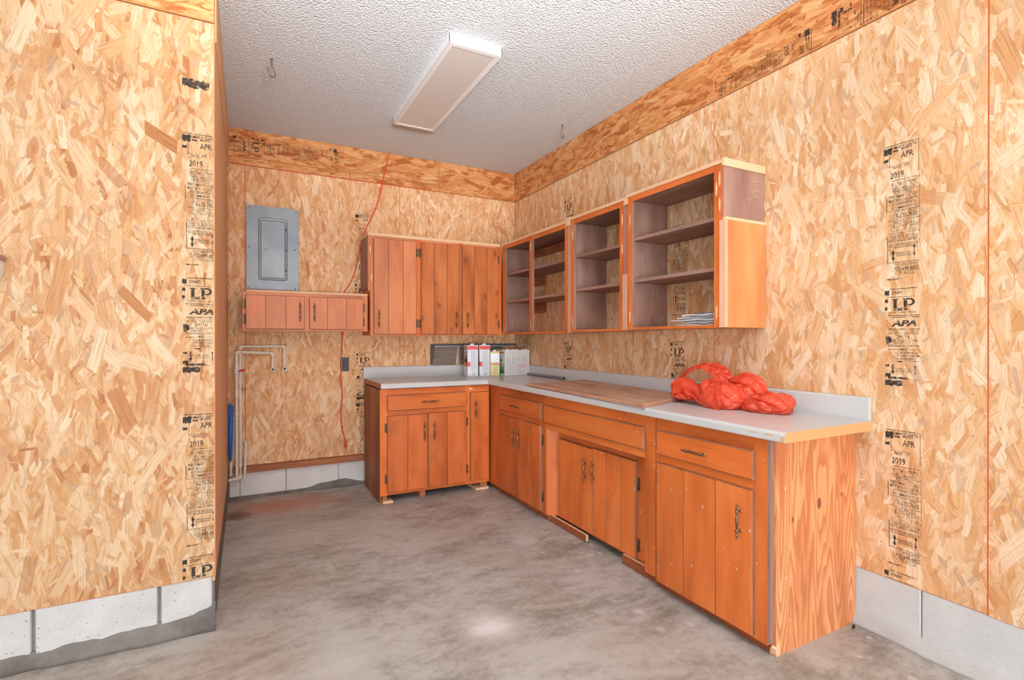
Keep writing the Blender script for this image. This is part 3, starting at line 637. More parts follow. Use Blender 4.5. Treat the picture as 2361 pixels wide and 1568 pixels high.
HGM = HG.copy(); HGM.transform(Matrix.Rotation(PI, 4, 'Z') @ Matrix.Translation((0, 0, 0))); HGM.transform(Matrix.Scale(-1, 4, (0, 1, 0))); HGM.flip_normals()
def scar_mesh(seed, m_='raw'):
    r = random.Random(seed); L = []; R = []
    for i in range(13):
        z = -.036 + .006 * i; e = 1 - abs(z / .037) ** 3
        wv = .0035 + .003 * math.cos(i * PI / 3) ** 2
        L.append((-wv * e - r.random() * .0015, z)); R.append((wv * e * .8 + r.random() * .0015, z))
    return MB().prism(L[::-1] + R if False else R + L[::-1], 0, -.0006).data('hinge_mark', [MT[m_]])
SCARS = [scar_mesh(k) for k in range(4)]
_sc = [0]
def scar(parent, x, y, z):
    _sc[0] += 1
    o = link('hinge_mark', SCARS[_sc[0] % 4], parent, (x, y, z)); return o

def door(parent, x0, x1, z0, z1, yf, seams, m_, name='door', t=0.019, grain='v', edge='cab_edge'):
    """lipped plank door: back slab and front boards (local frame of the cabinet); yf = face-frame front"""
    d = obj(name, MB().slab(x0, x1, yf, yf - t + .006, z0, z1, 0.003, 1, 1), [m_, edge], parent, grain)
    xs = [x0] + list(seams) + [x1]
    for i, (a, b_) in enumerate(zip(xs[:-1], xs[1:])):
        mb = MB(); y0, y1, c = yf - t + .006, yf - t, .0035
        l = a if i == 0 else a + .0008; r_ = b_ if i == len(xs) - 2 else b_ - .0008
        cl = c if i == 0 else .0012; cr = c if i == len(xs) - 2 else .0012
        A = [(l, y0, z0), (r_, y0, z0), (r_, y0, z1), (l, y0, z1)]
        D = [(l + cl, y1, z0 + c), (r_ - cr, y1, z0 + c), (r_ - cr, y1, z1 - c), (l + cl, y1, z1 - c)]
        mb.face(D, 0, False, grain == 'h')
        for k in range(4):
            j = (k + 1) % 4; mb.face([A[k], A[j], D[j], D[k]], 1)
        obj('door_board', mb, [m_, edge], d, grain)
    return d
def drawer(parent, x0, x1, z0, z1, yf, m_, t=0.019, name='drawer'):
    return obj(name, MB().slab(x0, x1, yf, yf - t, z0, z1, 0.005, 0, 1), [m_, 'cab_edge'], parent, 'h')
def handle(parent, x, y, z, vert=True): return link('handle', HV if vert else HH, parent, (x, y, z))
def hinge(parent, x, y, z, mirror=False): return link('hinge', HGM if mirror else HG, parent, (x, y, z))
def bx(parent, name, x0, x1, y0, y1, z0, z1, m_, grain='v', label=None, mis=None):
    return obj(name, MB().box(x0, x1, y0, y1, z0, z1, mis=mis), m_, parent, grain, label=label)

# ------------------------------------------------------------------ BASE CABINET, back wall
YF = -0.628; DF = YF - 0.019
t = thing('base_cabinet', 'orange-brown base cabinet on the back wall, one drawer over two doors, propped on wood blocks', 'cabinet', (-1.04, 0, 0))
def L_(x): return x + 1.04
zb, zt = 0.058, 0.862
bx(t, 'side_panel', L_(-1.480), L_(-1.462), -0.610, -0.066, 0.0, zt - .004, 'cab_side_dark', label='dark streaked wooden side panel')
bx(t, 'back_panel', L_(-1.46), L_(-0.60), -0.075, -0.067, zb, zt - .01, 'inner')
bx(t, 'bottom_panel', L_(-1.46), L_(-0.60), -0.608, -0.076, zb + .004, zb + .02, 'inner', 'h')
fy = YF + 0.019
for a, b_ in [(-1.480, -1.425), (-0.790, -0.748), (-0.590, -0.577)]: bx(t, 'stile', L_(a), L_(b_), YF, fy, zb, zt, 'cab')
bx(t, 'rail', L_(-1.425), L_(-0.790), YF, fy, 0.808, zt, 'cab', 'h'); bx(t, 'rail', L_(-0.748), L_(-0.590), YF, fy, 0.800, zt, 'cab', 'h'); bx(t, 'rail', L_(-1.425), L_(-0.790), YF, fy, 0.655, 0.700, 'cab', 'h'); bx(t, 'rail', L_(-1.425), L_(-0.790), YF, fy, zb, 0.092, 'cab', 'h'); bx(t, 'rail', L_(-0.748), L_(-0.590), YF, fy, zb, 0.092, 'cab', 'h')
d = drawer(t, L_(-1.428), L_(-0.786), 0.697, 0.816, YF, 'cab'); handle(d, L_(-1.096), DF, 0.755, False)
d = door(t, L_(-1.428), L_(-1.1105), 0.080, 0.660, YF, [L_(-1.272)], 'cab_dark'); handle(d, L_(-1.143), DF, 0.523); hinge(d, L_(-1.441), YF, 0.567); hinge(d, L_(-1.439), YF, 0.182)
d = door(t, L_(-1.1080), L_(-0.786), 0.081, 0.662, YF, [L_(-0.949)], 'cab_dark'); handle(d, L_(-1.064), DF, 0.524); hinge(d, L_(-0.773), YF, 0.570, True); hinge(d, L_(-0.772), YF, 0.184, True)
d = door(t, L_(-0.750), L_(-0.584), 0.085, 0.808, YF, [], 'cab'); handle(d, L_(-0.710), DF, 0.672)
for a, b_, y0, y1 in [(-1.458, -1.425, -0.615, -0.45), (-1.165, -1.118, -0.600, -0.30), (-0.650, -0.590, -0.612, -0.42)]:
    bx(t, 'support_block', L_(a), L_(b_), y0, y1, 0.019 if a != -1.165 else 0.0, zb, 'plate')
bx(t, 'support_block', L_(-1.460), L_(-1.385), -0.640, -0.45, 0.0, 0.019, 'raw', 'h', 'pale flat shim'); bx(t, 'support_block', L_(-0.700), L_(-0.588), -0.640, -0.45, 0.0, 0.019, 'raw', 'h', 'pale flat shim')

for cx, cz, r_ in [(-.742, .836, .014), (-.700, .828, .005), (-.664, .838, .004)]:
    q = MB(); q.face([(L_(cx) + r_ * math.cos(i * PI / 5) * (1.2 + .3 * math.sin(2.3 * i + cx * 50)), YF - .0006, cz + r_ * .6 * math.sin(i * PI / 5)) for i in range(10)]); obj('bare_chip', q, 'raw', t, label='pale bare chip in the stained top rail')
# ------------------------------------------------------------------ BASE CABINETS, right wall (local x = -Y)
XF = -0.562; fx = XF + 0.019
def kick(t, a, b_, y, z1, seed):
    r = random.Random(seed); n = 14; out = [(a, z1), (b_, z1)]
    out = [(b_, z1), (a, z1)] + [(a + (b_ - a) * i / n, 0.001 + 0.007 * r.random()) for i in range(n + 1)]
    return obj('toe_kick', MB().prism(out[::-1], y + .018, y, 0, 1), ['toe', 'raw'], t, 'h')
t = thing('base_cabinet', 'dark orange corner base cabinet left of the recessed sink front, small drawer over two doors', 'cabinet', (0, 0, 0), RW)
z0, zt = 0.045, 0.858
bx(t, 'filler_panel', 0.600, 0.835, XF, fx, z0, zt, 'cab_dark', label='plain corner filler board beside the drawer')
for a, b_ in [(0.835, 0.850), (1.462, 1.5065)]: bx(t, 'stile', a, b_, XF, fx, z0, zt, 'cab_dark')
for c_, e_ in [(0.795, zt), (0.642, 0.683), (z0, 0.068)]: bx(t, 'rail', 0.850, 1.462, XF, fx, c_, e_, 'cab_dark', 'h')
bx(t, 'side_panel', 1.490, 1.506, fx, -0.01, z0, zt - .004, 'inner'); bx(t, 'bottom_panel', 0.62, 1.49, fx, -0.01, z0, z0 + .016, 'inner', 'h')
d = drawer(t, 0.837, 1.470, 0.680, 0.802, XF, 'cab_dark'); handle(d, 1.129, XF - .019, 0.738, False)
d = door(t, 0.837, 1.1425, 0.061, 0.647, XF, [], 'cab_dark'); handle(d, 1.095, XF - .019, 0.503); hinge(d, 0.824, XF, 0.560); hinge(d, 0.824, XF, 0.172); hinge(t, 0.822, XF, 0.707)
d = door(t, 1.1450, 1.468, 0.063, 0.645, XF, [1.300], 'cab_dark'); handle(d, 1.182, XF - .019, 0.503); hinge(d, 1.482, XF, 0.547, True); hinge(d, 1.480, XF, 0.158, True)
kick(t, 0.45, 1.506, -0.535, 0.055, 1)

def hexa(pl, z0, z1):
    mb = MB(); lo = [(x, y, z0) for x, y in pl]; hi = [(x, y, z1) for x, y in pl]
    mb.face(hi); mb.face(lo[::-1])
    for i in range(4): j = (i + 1) % 4; mb.face([lo[i], lo[j], hi[j], hi[i]])
    return mb
t = thing('sink_base_cabinet', 'orange sink base with false drawer front and recessed door pair under the plywood board', 'cabinet', (0, 0, 0), RW)
SR = -0.497; zt = 0.857
bx(t, 'stile', 2.490, 2.566, XF, fx, 0.052, zt, 'cab_speck')
bx(t, 'rail', 1.5225, 2.490, XF, fx, 0.633, zt, 'cab_speck', 'h'); bx(t, 'stile', 1.508, 1.5225, XF, fx, 0.046, zt, 'cab_speck')
obj('wing_board', hexa([(1.524, XF), (1.572, SR), (1.560, SR + .02), (1.524, XF + .02)], .046, .64), 'cab_dark', t, label='angled board closing the left side of the recess')
for a, b_ in [(1.572, 1.612), (2.352, 2.44)]: bx(t, 'stile', a, b_, SR, SR + .019, 0.040, 0.633, 'cab_speck')
bx(t, 'rail', 1.612, 2.352, SR, SR + .019, 0.575, 0.633, 'cab_dark', 'h'); bx(t, 'rail', 1.612, 2.352, SR, SR + .019, 0.040, 0.068, 'cab_dark', 'h')
obj('wing_board', hexa([(2.44, SR), (2.488, XF + .02), (2.508, XF + .02), (2.45, SR + .02)], .046, .64), 'cab_speck', t)
bx(t, 'bottom_panel', 1.56, 2.52, SR + .02, -0.01, 0.045, 0.060, 'inner', 'h')
obj('false_drawer_front', MB().slab(1.510, 2.497, XF, XF - .017, 0.675, 0.795, 0.006, 0, 1), ['cab_speck', 'cab_edge'], t, 'h')
d = door(t, 1.603, 1.9715, 0.055, 0.577, SR, [], 'cab_speck'); handle(d, 1.918, SR - .019, 0.438); hinge(d, 1.594, SR, 0.49); hinge(d, 1.594, SR, 0.14)
d = door(t, 1.9745, 2.362, 0.056, 0.584, SR, [2.109, 2.241], 'cab_speck'); handle(d, 2.003, SR - .019, 0.445); hinge(d, 2.375, SR, 0.46, True); hinge(d, 2.375, SR, 0.13, True)
kick(t, 1.521, 1.942, -0.538, 0.046, 2); kick(t, 2.273, 2.566, -0.530, 0.055, 3)

t = thing('base_cabinet', 'orange end base cabinet with one wide plank door and a bare plywood side', 'cabinet', (0, 0, 0), RW)
z0 = 0.040; zt = 0.855
for a, b_ in [(2.572, 2.600), (3.124, 3.184)]: bx(t, 'stile', a, b_, XF, fx, z0, zt - .004, 'cab_speck')
for c_, e_ in [(0.793, zt - .004), (0.632, 0.684), (z0, 0.070)]: bx(t, 'rail', 2.600, 3.124, XF, fx, c_, e_, 'cab', 'h')
bx(t, 'edge_strip', 3.184, 3.196, XF + .001, fx + .006, 0.05, zt - .004, 'inner', label='dull brown edge strip of the face frame')
bx(t, 'side_panel', 3.184, 3.204, fx + .006, -0.002, 0.0, zt - .002, 'fir', label='end panel of bold-grained orange plywood')
bx(t, 'side_panel', 2.574, 2.590, fx, -0.01, z0, zt - .004, 'inner'); bx(t, 'bottom_panel', 2.59, 3.184, fx, -0.01, z0, z0 + .016, 'inner', 'h')
d = drawer(t, 2.592, 3.132, 0.677, 0.795, XF, 'cab'); handle(d, 2.846, XF - .019, 0.734, False)
d = door(t, 2.591, 3.128, 0.052, 0.637, XF, [2.768, 2.949], 'cab_speck'); handle(d, 3.078, XF - .019, 0.500); hinge(d, 2.578, XF, 0.545); hinge(d, 2.578, XF, 0.155)
kick(t, 2.568, 3.184, -0.535, 0.045, 4)
for ky, kz, rx, rz in [(-.262, .560, .013, .024), (-.105, .575, .006, .012), (-.435, .52, .007, .012)]:
    q = MB(); q.face([(3.2045, ky + rx * math.cos(i * PI / 8) * (1 + .15 * math.sin(3 * i)), kz + rz * math.sin(i * PI / 8)) for i in range(16)]); obj('knot', q, 'knot', t, label='dark knot in the plywood end panel')
obj('splintered_corner', (lambda q: (q.mesh([(3.176, -.536, 0.0), (3.206, -.536, 0.0), (3.206, -.515, 0.0), (3.176, -.515, 0.0), (3.180, -.541, .022), (3.206, -.543, .030), (3.205, -.515, .055), (3.178, -.515, .04), (3.188, -.546, .034)], [(0, 1, 5, 8), (0, 8, 4), (1, 2, 6, 5), (2, 3, 7, 6), (3, 0, 4, 7), (4, 8, 7), (8, 5, 6, 7)]), q)[1])(MB()), 'raw', t, label='splintered pale wood at the bottom corner')

# ------------------------------------------------------------------ COUNTERTOP
t = thing('countertop', 'L-shaped pale grey laminate countertop with backsplash on the base cabinets', 'countertop', (0, 0, 0))
def ztop(y): return 0.907 if y > -0.655 else 0.907 + (y + 0.655) * 0.0047
def sweep_counter(fn, stations, mats, name, mi_end0=1, mi_end1=1):
    """fn(s) -> list of (x,y,z) profile points at station s"""
    rows = [fn(s) for s in stations]; k = len(rows[0]); mb = MB()
    mb.mesh([p for rw in rows for p in rw], [(i * k + j, i * k + (j + 1) % k, (i + 1) * k + (j + 1) % k, (i + 1) * k + j) for i in range(len(rows) - 1) for j in range(k)], 0, False)
    mb.face(rows[0], mi_end0); mb.face(rows[-1][::-1], mi_end1)
    return obj(name, mb, mats, t)
def prof(front, top, th=0.040, back=-0.024):
    """cross-section in (n = distance from wall, z): rounded nose"""
    r = 0.014
    return [(-back, top - th), (front - .004, top - th)] + [(front - .004 + .004 * math.sin(a), top - th + .006 - .006 * math.cos(a)) for a in (0.8, PI / 2)] + [(front - r + r * math.cos(a), top - r + r * math.sin(a)) for a in (0, .4, .8, 1.2, PI / 2)] + [(-back, top)]
# back run: mitred against the right run along the diagonal x = y of the corner
NB, NR = 0.655, 0.602
def back_row(s):
    if s == 0: return [(-1.478, -n, z) for n, z in prof(NB, 0.907)]
    return [(-n * NR / NB, -n, z) for n, z in prof(NB, 0.907)]
def right_row(s):
    if s == 0: return [(-n, -n * NB / NR - .001, z) for n, z in prof(NR, 0.907)]
    return [(-n, -s, z) for n, z in prof(NR, ztop(-s))]
sweep_counter(back_row, [1, 0], ['laminate', 'brown_edge'], 'counter_slab')
sweep_counter(right_row, [3.285, 0], ['laminate', 'particle'], 'counter_slab', 1, 0)
def splash_prof(top, bot): return [(0.002, bot), (0.024, bot), (0.024, top - .008), (0.021, top - .002), (0.015, top), (0.002, top)]
def sb(s): return [((-1.48 if s else -0.002), -n, z) for n, z in splash_prof(1.003 if s else 0.998, 0.866)]
def sr(s): return [(-n, -(3.268 if s else 0.024), z) for n, z in splash_prof(0.993 if s else 0.996, 0.854 if s else 0.866)]
sweep_counter(sb, [0, 1], ['laminate', 'laminate'], 'backsplash'); sweep_counter(sr, [1, 0], ['laminate', 'laminate'], 'backsplash')
def chip(pts): obj('chipped_edge', MB_face(pts), 'laminate_worn', t, label='bare tan chip in the front edge')
def MB_face(pts):
    mb = MB(); mb.face(pts); return mb
for k in range(9):
    y = -0.9 - k * 0.27 - random.random() * .1; zt_ = ztop(y) - .013 - random.random() * .008; l = .01 + random.random() * .03
    if random.random() < .6: chip([(-NR - .0006, y, zt_ - .003), (-NR - .0006, y - l, zt_ - .002), (-NR - .0006, y - l * .8, zt_ + .002), (-NR - .0006, y + l * .1, zt_ + .001)])
chip([(-NR - .0006, -3.20, ztop(-3.2) - .022), (-NR - .0006, -3.245, ztop(-3.2) - .020), (-NR - .0006, -3.24, ztop(-3.2) - .013), (-NR - .0006, -3.205, ztop(-3.2) - .015)])
chip([(-NR - .0006, -3.262, ztop(-3.26) - .035), (-NR - .0006, -3.284, ztop(-3.28) - .036), (-NR - .0006, -3.284, ztop(-3.28) - .014), (-NR - .0006, -3.270, ztop(-3.27) - .018)])

# ------------------------------------------------------------------ UPPER CABINETS, back wall
t = thing('wall_cabinet', 'three-door orange-brown plank wall cabinet beside the corner on the back wall', 'cabinet', (-0.9, 0, 0))
def L_(x): return x + 0.9
UF = -0.314; uf = UF + 0.019
bx(t, 'side_panel', L_(-1.500), L_(-1.484), uf, -0.002, 1.650, 2.070, 'inner', label='dark brown side panel'); bx(t, 'side_panel', L_(-1.484), L_(-1.470), uf, -0.002, 1.272, 1.65, 'cab')
bx(t, 'side_panel', L_(-0.32), L_(-0.306), uf, -0.002, 1.272, 2.07, 'inner')
bx(t, 'bottom_panel', L_(-1.470), L_(-0.32), uf, -0.002, 1.274, 1.29, 'cab', 'h'); bx(t, 'top_panel', L_(-1.484), L_(-0.32), uf, -0.002, 2.055, 2.07, 'inner', 'h')
obj('stile', (lambda q: (q.prism([(L_(-1.483), 1.270), (L_(-1.456), 1.270), (L_(-1.456), 2.076), (L_(-1.502), 2.076), (L_(-1.502), 1.632), (L_(-1.483), 1.632)], uf, UF), q)[1])(MB()), 'cab_back', t)
for a, b_ in [(-1.112, -1.062), (-0.728, -0.690), (-0.352, -0.306)]: bx(t, 'stile', L_(a), L_(b_), UF, uf, 1.270, 2.076, 'cab')
for a, b_ in [(-1.456, -1.112), (-1.062, -0.728), (-0.690, -0.352)]:
    bx(t, 'rail', L_(a), L_(b_), UF, uf, 2.046, 2.076, 'cab_back', 'h'); bx(t, 'rail', L_(a), L_(b_), UF, uf, 1.270, 1.290, 'cab_back', 'h')
obj('trim_strip', MB().slab(L_(-1.502), L_(-0.322), 0.0 - 0.002, UF - .006, 2.076, 2.101, .002, 0, 0), 'raw', t, 'h', label='pale unfinished trim strip on top')
d = door(t, L_(-1.460), L_(-1.108), 1.280, 2.055, UF, [L_(-1.341), L_(-1.221)], 'cab_back'); handle(d, L_(-1.421), UF - .019, 1.406); hinge(d, L_(-1.094), UF, 1.966, True); hinge(d, L_(-1.094), UF, 1.373, True)
d = door(t, L_(-1.066), L_(-0.724), 1.281, 2.057, UF, [L_(-0.951), L_(-0.837)], 'cab_knot'); handle(d, L_(-0.755), UF - .019, 1.406); hinge(d, L_(-1.080), UF, 1.966); hinge(d, L_(-1.080), UF, 1.373)
d = door(t, L_(-0.694), L_(-0.348), 1.281, 2.058, UF, [L_(-0.581), L_(-0.461)], 'cab_knot'); handle(d, L_(-0.652), UF - .019, 1.406); hinge(d, L_(-0.335), UF, 1.963, True); hinge(d, L_(-0.335), UF, 1.371, True)
scar(t, L_(-1.484), UF, 1.962); scar(t, L_(-1.474), UF, 1.738)

t = thing('wall_cabinet', 'short two-door wall cabinet directly under the grey electrical panel', 'cabinet', (-1.95, 0, 0))
def L_(x): return x + 1.95
SF = -0.300; sf = SF + .019
bx(t, 'side_panel', L_(-2.394), L_(-2.378), sf, -.002, 1.306, 1.585, 'cab_back'); bx(t, 'side_panel', L_(-1.520), L_(-1.504), sf, -.002, 1.306, 1.585, 'cab')
bx(t, 'bottom_panel', L_(-2.378), L_(-1.52), sf, -.002, 1.308, 1.322, 'cab_dark', 'h'); bx(t, 'top_panel', L_(-2.378), L_(-1.52), sf, -.002, 1.570, 1.585, 'inner', 'h')
for a, b_ in [(-2.395, -2.365), (-1.985, -1.932), (-1.546, -1.503)]: bx(t, 'stile', L_(a), L_(b_), SF, sf, 1.303, 1.587, 'cab_back')
for a, b_ in [(-2.365, -1.985), (-1.932, -1.546)]: bx(t, 'rail', L_(a), L_(b_), SF, sf, 1.558, 1.587, 'cab_back', 'h'); bx(t, 'rail', L_(a), L_(b_), SF, sf, 1.303, 1.325, 'cab_back', 'h')
obj('trim_strip', MB().slab(L_(-2.373), L_(-1.503), -.002, SF - .006, 1.587, 1.605, .002, 0, 0), 'raw', t, 'h', label='pale unfinished trim strip on top')
d = door(t, L_(-2.375), L_(-1.975), 1.316, 1.567, SF, [L_(-2.244), L_(-2.107)], 'cab_back'); handle(d, L_(-2.009), SF - .019, 1.446); hinge(d, L_(-2.388), SF, 1.498); hinge(d, L_(-2.389), SF, 1.390)
d = door(t, L_(-1.942), L_(-1.540), 1.316, 1.565, SF, [L_(-1.811), L_(-1.672)], 'cab_back'); handle(d, L_(-1.907), SF - .019, 1.446); hinge(d, L_(-1.528), SF, 1.490, True); hinge(d, L_(-1.529), SF, 1.379, True)

# ------------------------------------------------------------------ OPEN UPPER CABINETS, right wall
RF = -0.304; rf = RF + 0.019
def open_unit(label, u0, u1, z0, ztp, openings, shelves, left_m='inner'):
    t = thing('open_wall_cabinet', label, 'cabinet', (0, 0, 0), RW)
    edges = [u0] + [v for o_ in openings for v in o_] + [u1]
    for a, b_ in zip(edges[::2], edges[1::2]): bx(t, 'stile', a, b_, RF, rf, z0, ztp, ['cab', 'inner'], mis=[1, 1, 0, 0, 0, 0])
    for a, b_ in openings:
        bx(t, 'rail', a, b_, RF, rf, ztp - .032, ztp, ['cab', 'inner'], 'h', mis=[0, 0, 0, 0, 1, 0]); bx(t, 'rail', a, b_, RF, rf, z0, z0 + .014, 'cab', 'h')
    bx(t, 'side_panel', u0 + .004, u0 + .020, rf, -.002, z0 + .002, ztp - .004, left_m); bx(t, 'side_panel', u1 - .020, u1 - .004, rf, -.002, z0 + .002, ztp - .004, 'inner')
    bx(t, 'bottom_panel', u0 + .020, u1 - .020, rf, -.002, z0 + .001, z0 + .012, 'cab', 'h'); bx(t, 'top_panel', u0 + .020, u1 - .020, rf, -.002, ztp - .022, ztp - .006, 'inner', 'h')
    for zs_ in shelves: bx(t, 'shelf', u0 + .020, u1 - .020, rf + .002, -.006, zs_, zs_ + .019, 'inner', 'h')
    return t
t = open_unit('open two-bay wall cabinet without doors, nearest the corner on the right wall', 0.336, 1.393, 1.284, 2.082, [(0.388, 0.828), (0.874, 1.354)], [1.812, 1.566])
for za, zb_ in [(1.723, 1.829), (1.478, 1.573), (1.985, 2.055)]: bx(t, 'back_rail', 0.40, 0.597, -.020, -.002, za, zb_, 'cab_side_dark', 'h')
bx(t, 'back_rail', 0.60, 1.36, -.020, -.002, 1.985, 2.055, 'cab_side_dark', 'h')
obj('trim_strip', MB().slab(0.325, 1.372, -.002, RF - .006, 2.083, 2.103, .002, 0, 0), 'raw', t, 'h', label='pale unfinished trim strip on top')
bx(t, 'filler_strip', 1.394, 1.432, RF + .004, RF + .02, 1.290, 2.060, 'tan', label='pale tan filler strip beside the next cabinet'); bx(t, 'trim_strip', 1.372, 1.420, RF - .006, RF + .02, 2.060, 2.120, 'raw')
for z in (2.000, 1.355): scar(t, 0.851, RF, z); scar(t, 0.362, RF, z - .02)
t = open_unit('open narrow single-bay wall cabinet with two shelves, in the middle of the right wall row', 1.434, 2.020, 1.293, 2.092, [(1.474, 1.975)], [1.820, 1.580])
obj('trim_strip', MB().slab(1.421, 2.018, -.002, RF - .006, 2.093, 2.113, .002, 0, 0), 'raw', t, 'h', label='pale unfinished trim strip on top'); bx(t, 'trim_strip', 2.018, 2.047, RF - .006, RF + .02, 2.064, 2.114, 'raw')
bx(t, 'filler_strip', 2.005, 2.048, RF - .004, RF, 1.297, 1.640, 'tan', label='pale tan filler strip at lower right'); bx(t, 'filler_strip', 2.021, 2.049, RF + .004, RF + .02, 1.64, 2.060, 'inner')
scar(t, 1.454, RF, 1.985); scar(t, 1.454, RF, 1.365); scar(t, 2.000, RF, 1.98); scar(t, 2.000, RF, 1.80)
t = open_unit('largest open wall cabinet, nearest the camera, with white papers inside', 2.052, 2.752, 1.299, 2.104, [(2.090, 2.700)], [1.836, 1.584])
obj('trim_strip', MB().slab(2.050, 2.757, -.002, RF - .006, 2.104, 2.124, .002, 0, 0), 'raw', t, 'h', label='pale unfinished trim strip on top')
bx(t, 'trim_strip', 2.752, 2.764, RF - .006, -.002, 2.090, 2.128, 'raw', 'h'); bx(t, 'end_panel', 2.750, 2.757, RF + .002, -.002, 1.838, 2.090, 'inner', label='scratched mauve-brown upper end panel')
bx(t, 'end_panel', 2.750, 2.768, RF + .016, -.002, 1.300, 1.826, 'cab_light', label='orange lower end panel'); bx(t, 'trim_strip', 2.750, 2.769, RF + .002, -.002, 1.826, 1.840, 'raw', 'h')
bx(t, 'filler_strip', 2.736, 2.770, RF - .004, RF + .016, 1.300, 1.826, 'tan', label='pale tan filler strip at lower right')
for x, z in [(2.071, 1.965), (2.071, 1.375), (2.735, 2.030), (2.716, 1.985), (2.735, 1.905), (2.717, 1.375)]: scar(t, x, RF, z)
mb = MB(); rr = random.Random(4)
for k in range(16):
    y, z = -.02 - rr.random() * .24, 1.86 + rr.random() * .20; a = rr.uniform(-.6, .6) if k % 3 else rr.uniform(1, 2); l = rr.uniform(.008, .085); w_ = rr.uniform(.0003, .0008); pts = []
    for i in range(6):
        u = i / 5; yy = min(-.006, max(-.285, y + l * u * math.cos(a))); zz = min(2.085, max(1.842, z + l * u * math.sin(a) + .003 * math.sin(u * PI))); pts.append((yy, zz))
    for (y0, z0_), (y1, z1_) in zip(pts[:-1], pts[1:]):
        mb.face([(2.7575, y0, z0_ - w_), (2.7575, y1, z1_ - w_), (2.7575, y1, z1_ + w_), (2.7575, y0, z0_ + w_)])
obj('scratch_marks', mb, 'scratch', t, label='white scratches on the end panel')
mb = MB()
for k in range(12):
    y, z = -.03 - rr.random() * .23, 1.33 + rr.random() * .22 if k % 3 else 1.62 + rr.random() * .3; l = rr.uniform(.002, .022); w_ = rr.uniform(.001, .003)
    mb.face([(2.0725, y, z - l), (2.0725, y + w_, z - l * .6), (2.0725, y + w_ * .7, z + l), (2.0725, y - w_, z + l * .5)])
obj('paint_splashes', mb, 'print_grey', t, label='white paint splashes on the inner left side')

# ------------------------------------------------------------------ papers in the open cabinet
rr = random.Random(12); zc = 1.3118
for k in range(9):
    ln = rr.uniform(.20, .30); dp = rr.uniform(.17, .23); th = rr.uniform(.0035, .0065); cx = 2.685 - ln / 2 + rr.uniform(-.03, .03); cx = min(cx, 2.728 - ln / 2); cy = -.15 + rr.uniform(-.015, .015)
    mb = MB(); n, mrow = 10, 6; top = []; bot = []
    ph = rr.random() * 6
    for j in range(mrow + 1):
        for i in range(n + 1):
            x = -ln / 2 + ln * i / n; y = -dp / 2 + dp * j / mrow
            wv = .0012 * math.sin(i * 1.1 + ph + j * .6)
            top.append((x, y, th + wv)); bot.append((x, y, wv))
    W_ = n + 1; K = len(top); fs = []
    for j in range(mrow):
        for i in range(n):
            a = j * W_ + i; fs.append((a, a + 1, a + W_ + 1, a + W_)); fs.append((K + a, K + a + W_, K + a + W_ + 1, K + a + 1))
    rim = list(range(W_)) + [j * W_ + n for j in range(1, mrow + 1)] + [mrow * W_ + i for i in range(n - 1, -1, -1)] + [j * W_ for j in range(mrow - 1, 0, -1)]
    for a, b_ in zip(rim, rim[1:] + rim[:1]): fs.append((a, K + a, K + b_, b_))
    mb.mesh(top + bot, fs, 0, False)
    o = obj('paper_bundle', mb, 'paper'); o.rotation_euler = (0, 0, RW + rr.uniform(-.10, .10)); o.location = (cy, -cx, zc)
    tag(o, ('folded white papers, %s in the loose pile inside the largest open cabinet' % ['lowest', 'second from the bottom', 'third from the bottom', 'fourth from the bottom', 'middle one', 'fourth from the top', 'third from the top', 'second from the top', 'topmost sheet'][k]) if k not in (4, 8) else 'folded white papers, %s of the loose pile inside the largest open cabinet' % ('middle one' if k == 4 else 'topmost'), 'paper', 'loose papers in the open cabinet'); zc += th + .0026
o = obj('folder', MB().slab(-.10, .10, -.09, .09, 0, .006, .001, 0, 0), 'folder'); o.rotation_euler = (0, 0, RW); o.location = (-.13, -2.60, zc)
tag(o, 'thin dark grey folder lying on top of the white paper pile', 'folder')

# ------------------------------------------------------------------ electrical panel
t = thing('electrical_panel', 'grey steel electrical panel cover with a narrow hinged door on the back wall', 'electrical panel', (-2.18, 0, 1.96))
def E_(x, z): return x + 2.18, z - 1.96
a, c_ = E_(-2.370, 1.633); b_, d_ = E_(-1.991, 2.291)
obj('cover_plate', MB().slab(a, b_, -.001, -.012, c_, d_, .002, 0, 0), 'panel_steel', t)
def rrect(x0, x1, z0, z1, r, n=5):
    pts = []
    for cx, cz, s0 in [(x1 - r, z0 + r, -PI / 2), (x1 - r, z1 - r, 0), (x0 + r, z1 - r, PI / 2), (x0 + r, z0 + r, PI)]:
        for i in range(n + 1): pts.append((cx + r * math.cos(s0 + i * PI / 2 / n), cz + r * math.sin(s0 + i * PI / 2 / n)))
    return pts
def ring(mb, o1, o2, y1, y2, mi=0):
    k = len(o1)
    for i in range(k):
        j = (i + 1) % k; mb.face([(o1[i][0], y1, o1[i][1]), (o1[j][0], y1, o1[j][1]), (o2[j][0], y2, o2[j][1]), (o2[i][0], y2, o2[i][1])], mi, True)
x0, z0_ = E_(-2.290, 1.704); x1, z1_ = E_(-2.070, 2.203)
mb = MB(); R = [rrect(x0 + q, x1 - q, z0_ + q, z1_ - q, .026 - q * .6) for q in (0, .004, .008, .010, .022, .025)]
ring(mb, R[0], R[1], -.012, -.008, 1); ring(mb, R[1], R[2], -.0135, -.019, 1); ring(mb, R[2], R[3], -.019, -.019); ring(mb, R[3], R[4], -.019, -.016); ring(mb, R[4], R[5], -.016, -.0125, 1)
obj('door_rim', mb, ['panel_steel', 'panel_groove'], t)
d = obj('panel_door', MB().prism(rrect(x0 + .026, x1 - .026, z0_ + .026, z1_ - .026, .004, 2), -.0122, -.0165, 0, 1), ['panel_steel', 'panel_groove'], t)
mb = MB(); R2 = [rrect(x0 + q, x1 - q, z0_ + q, z1_ - q, .004, 2) for q in (.0255, .0275, .0285)]
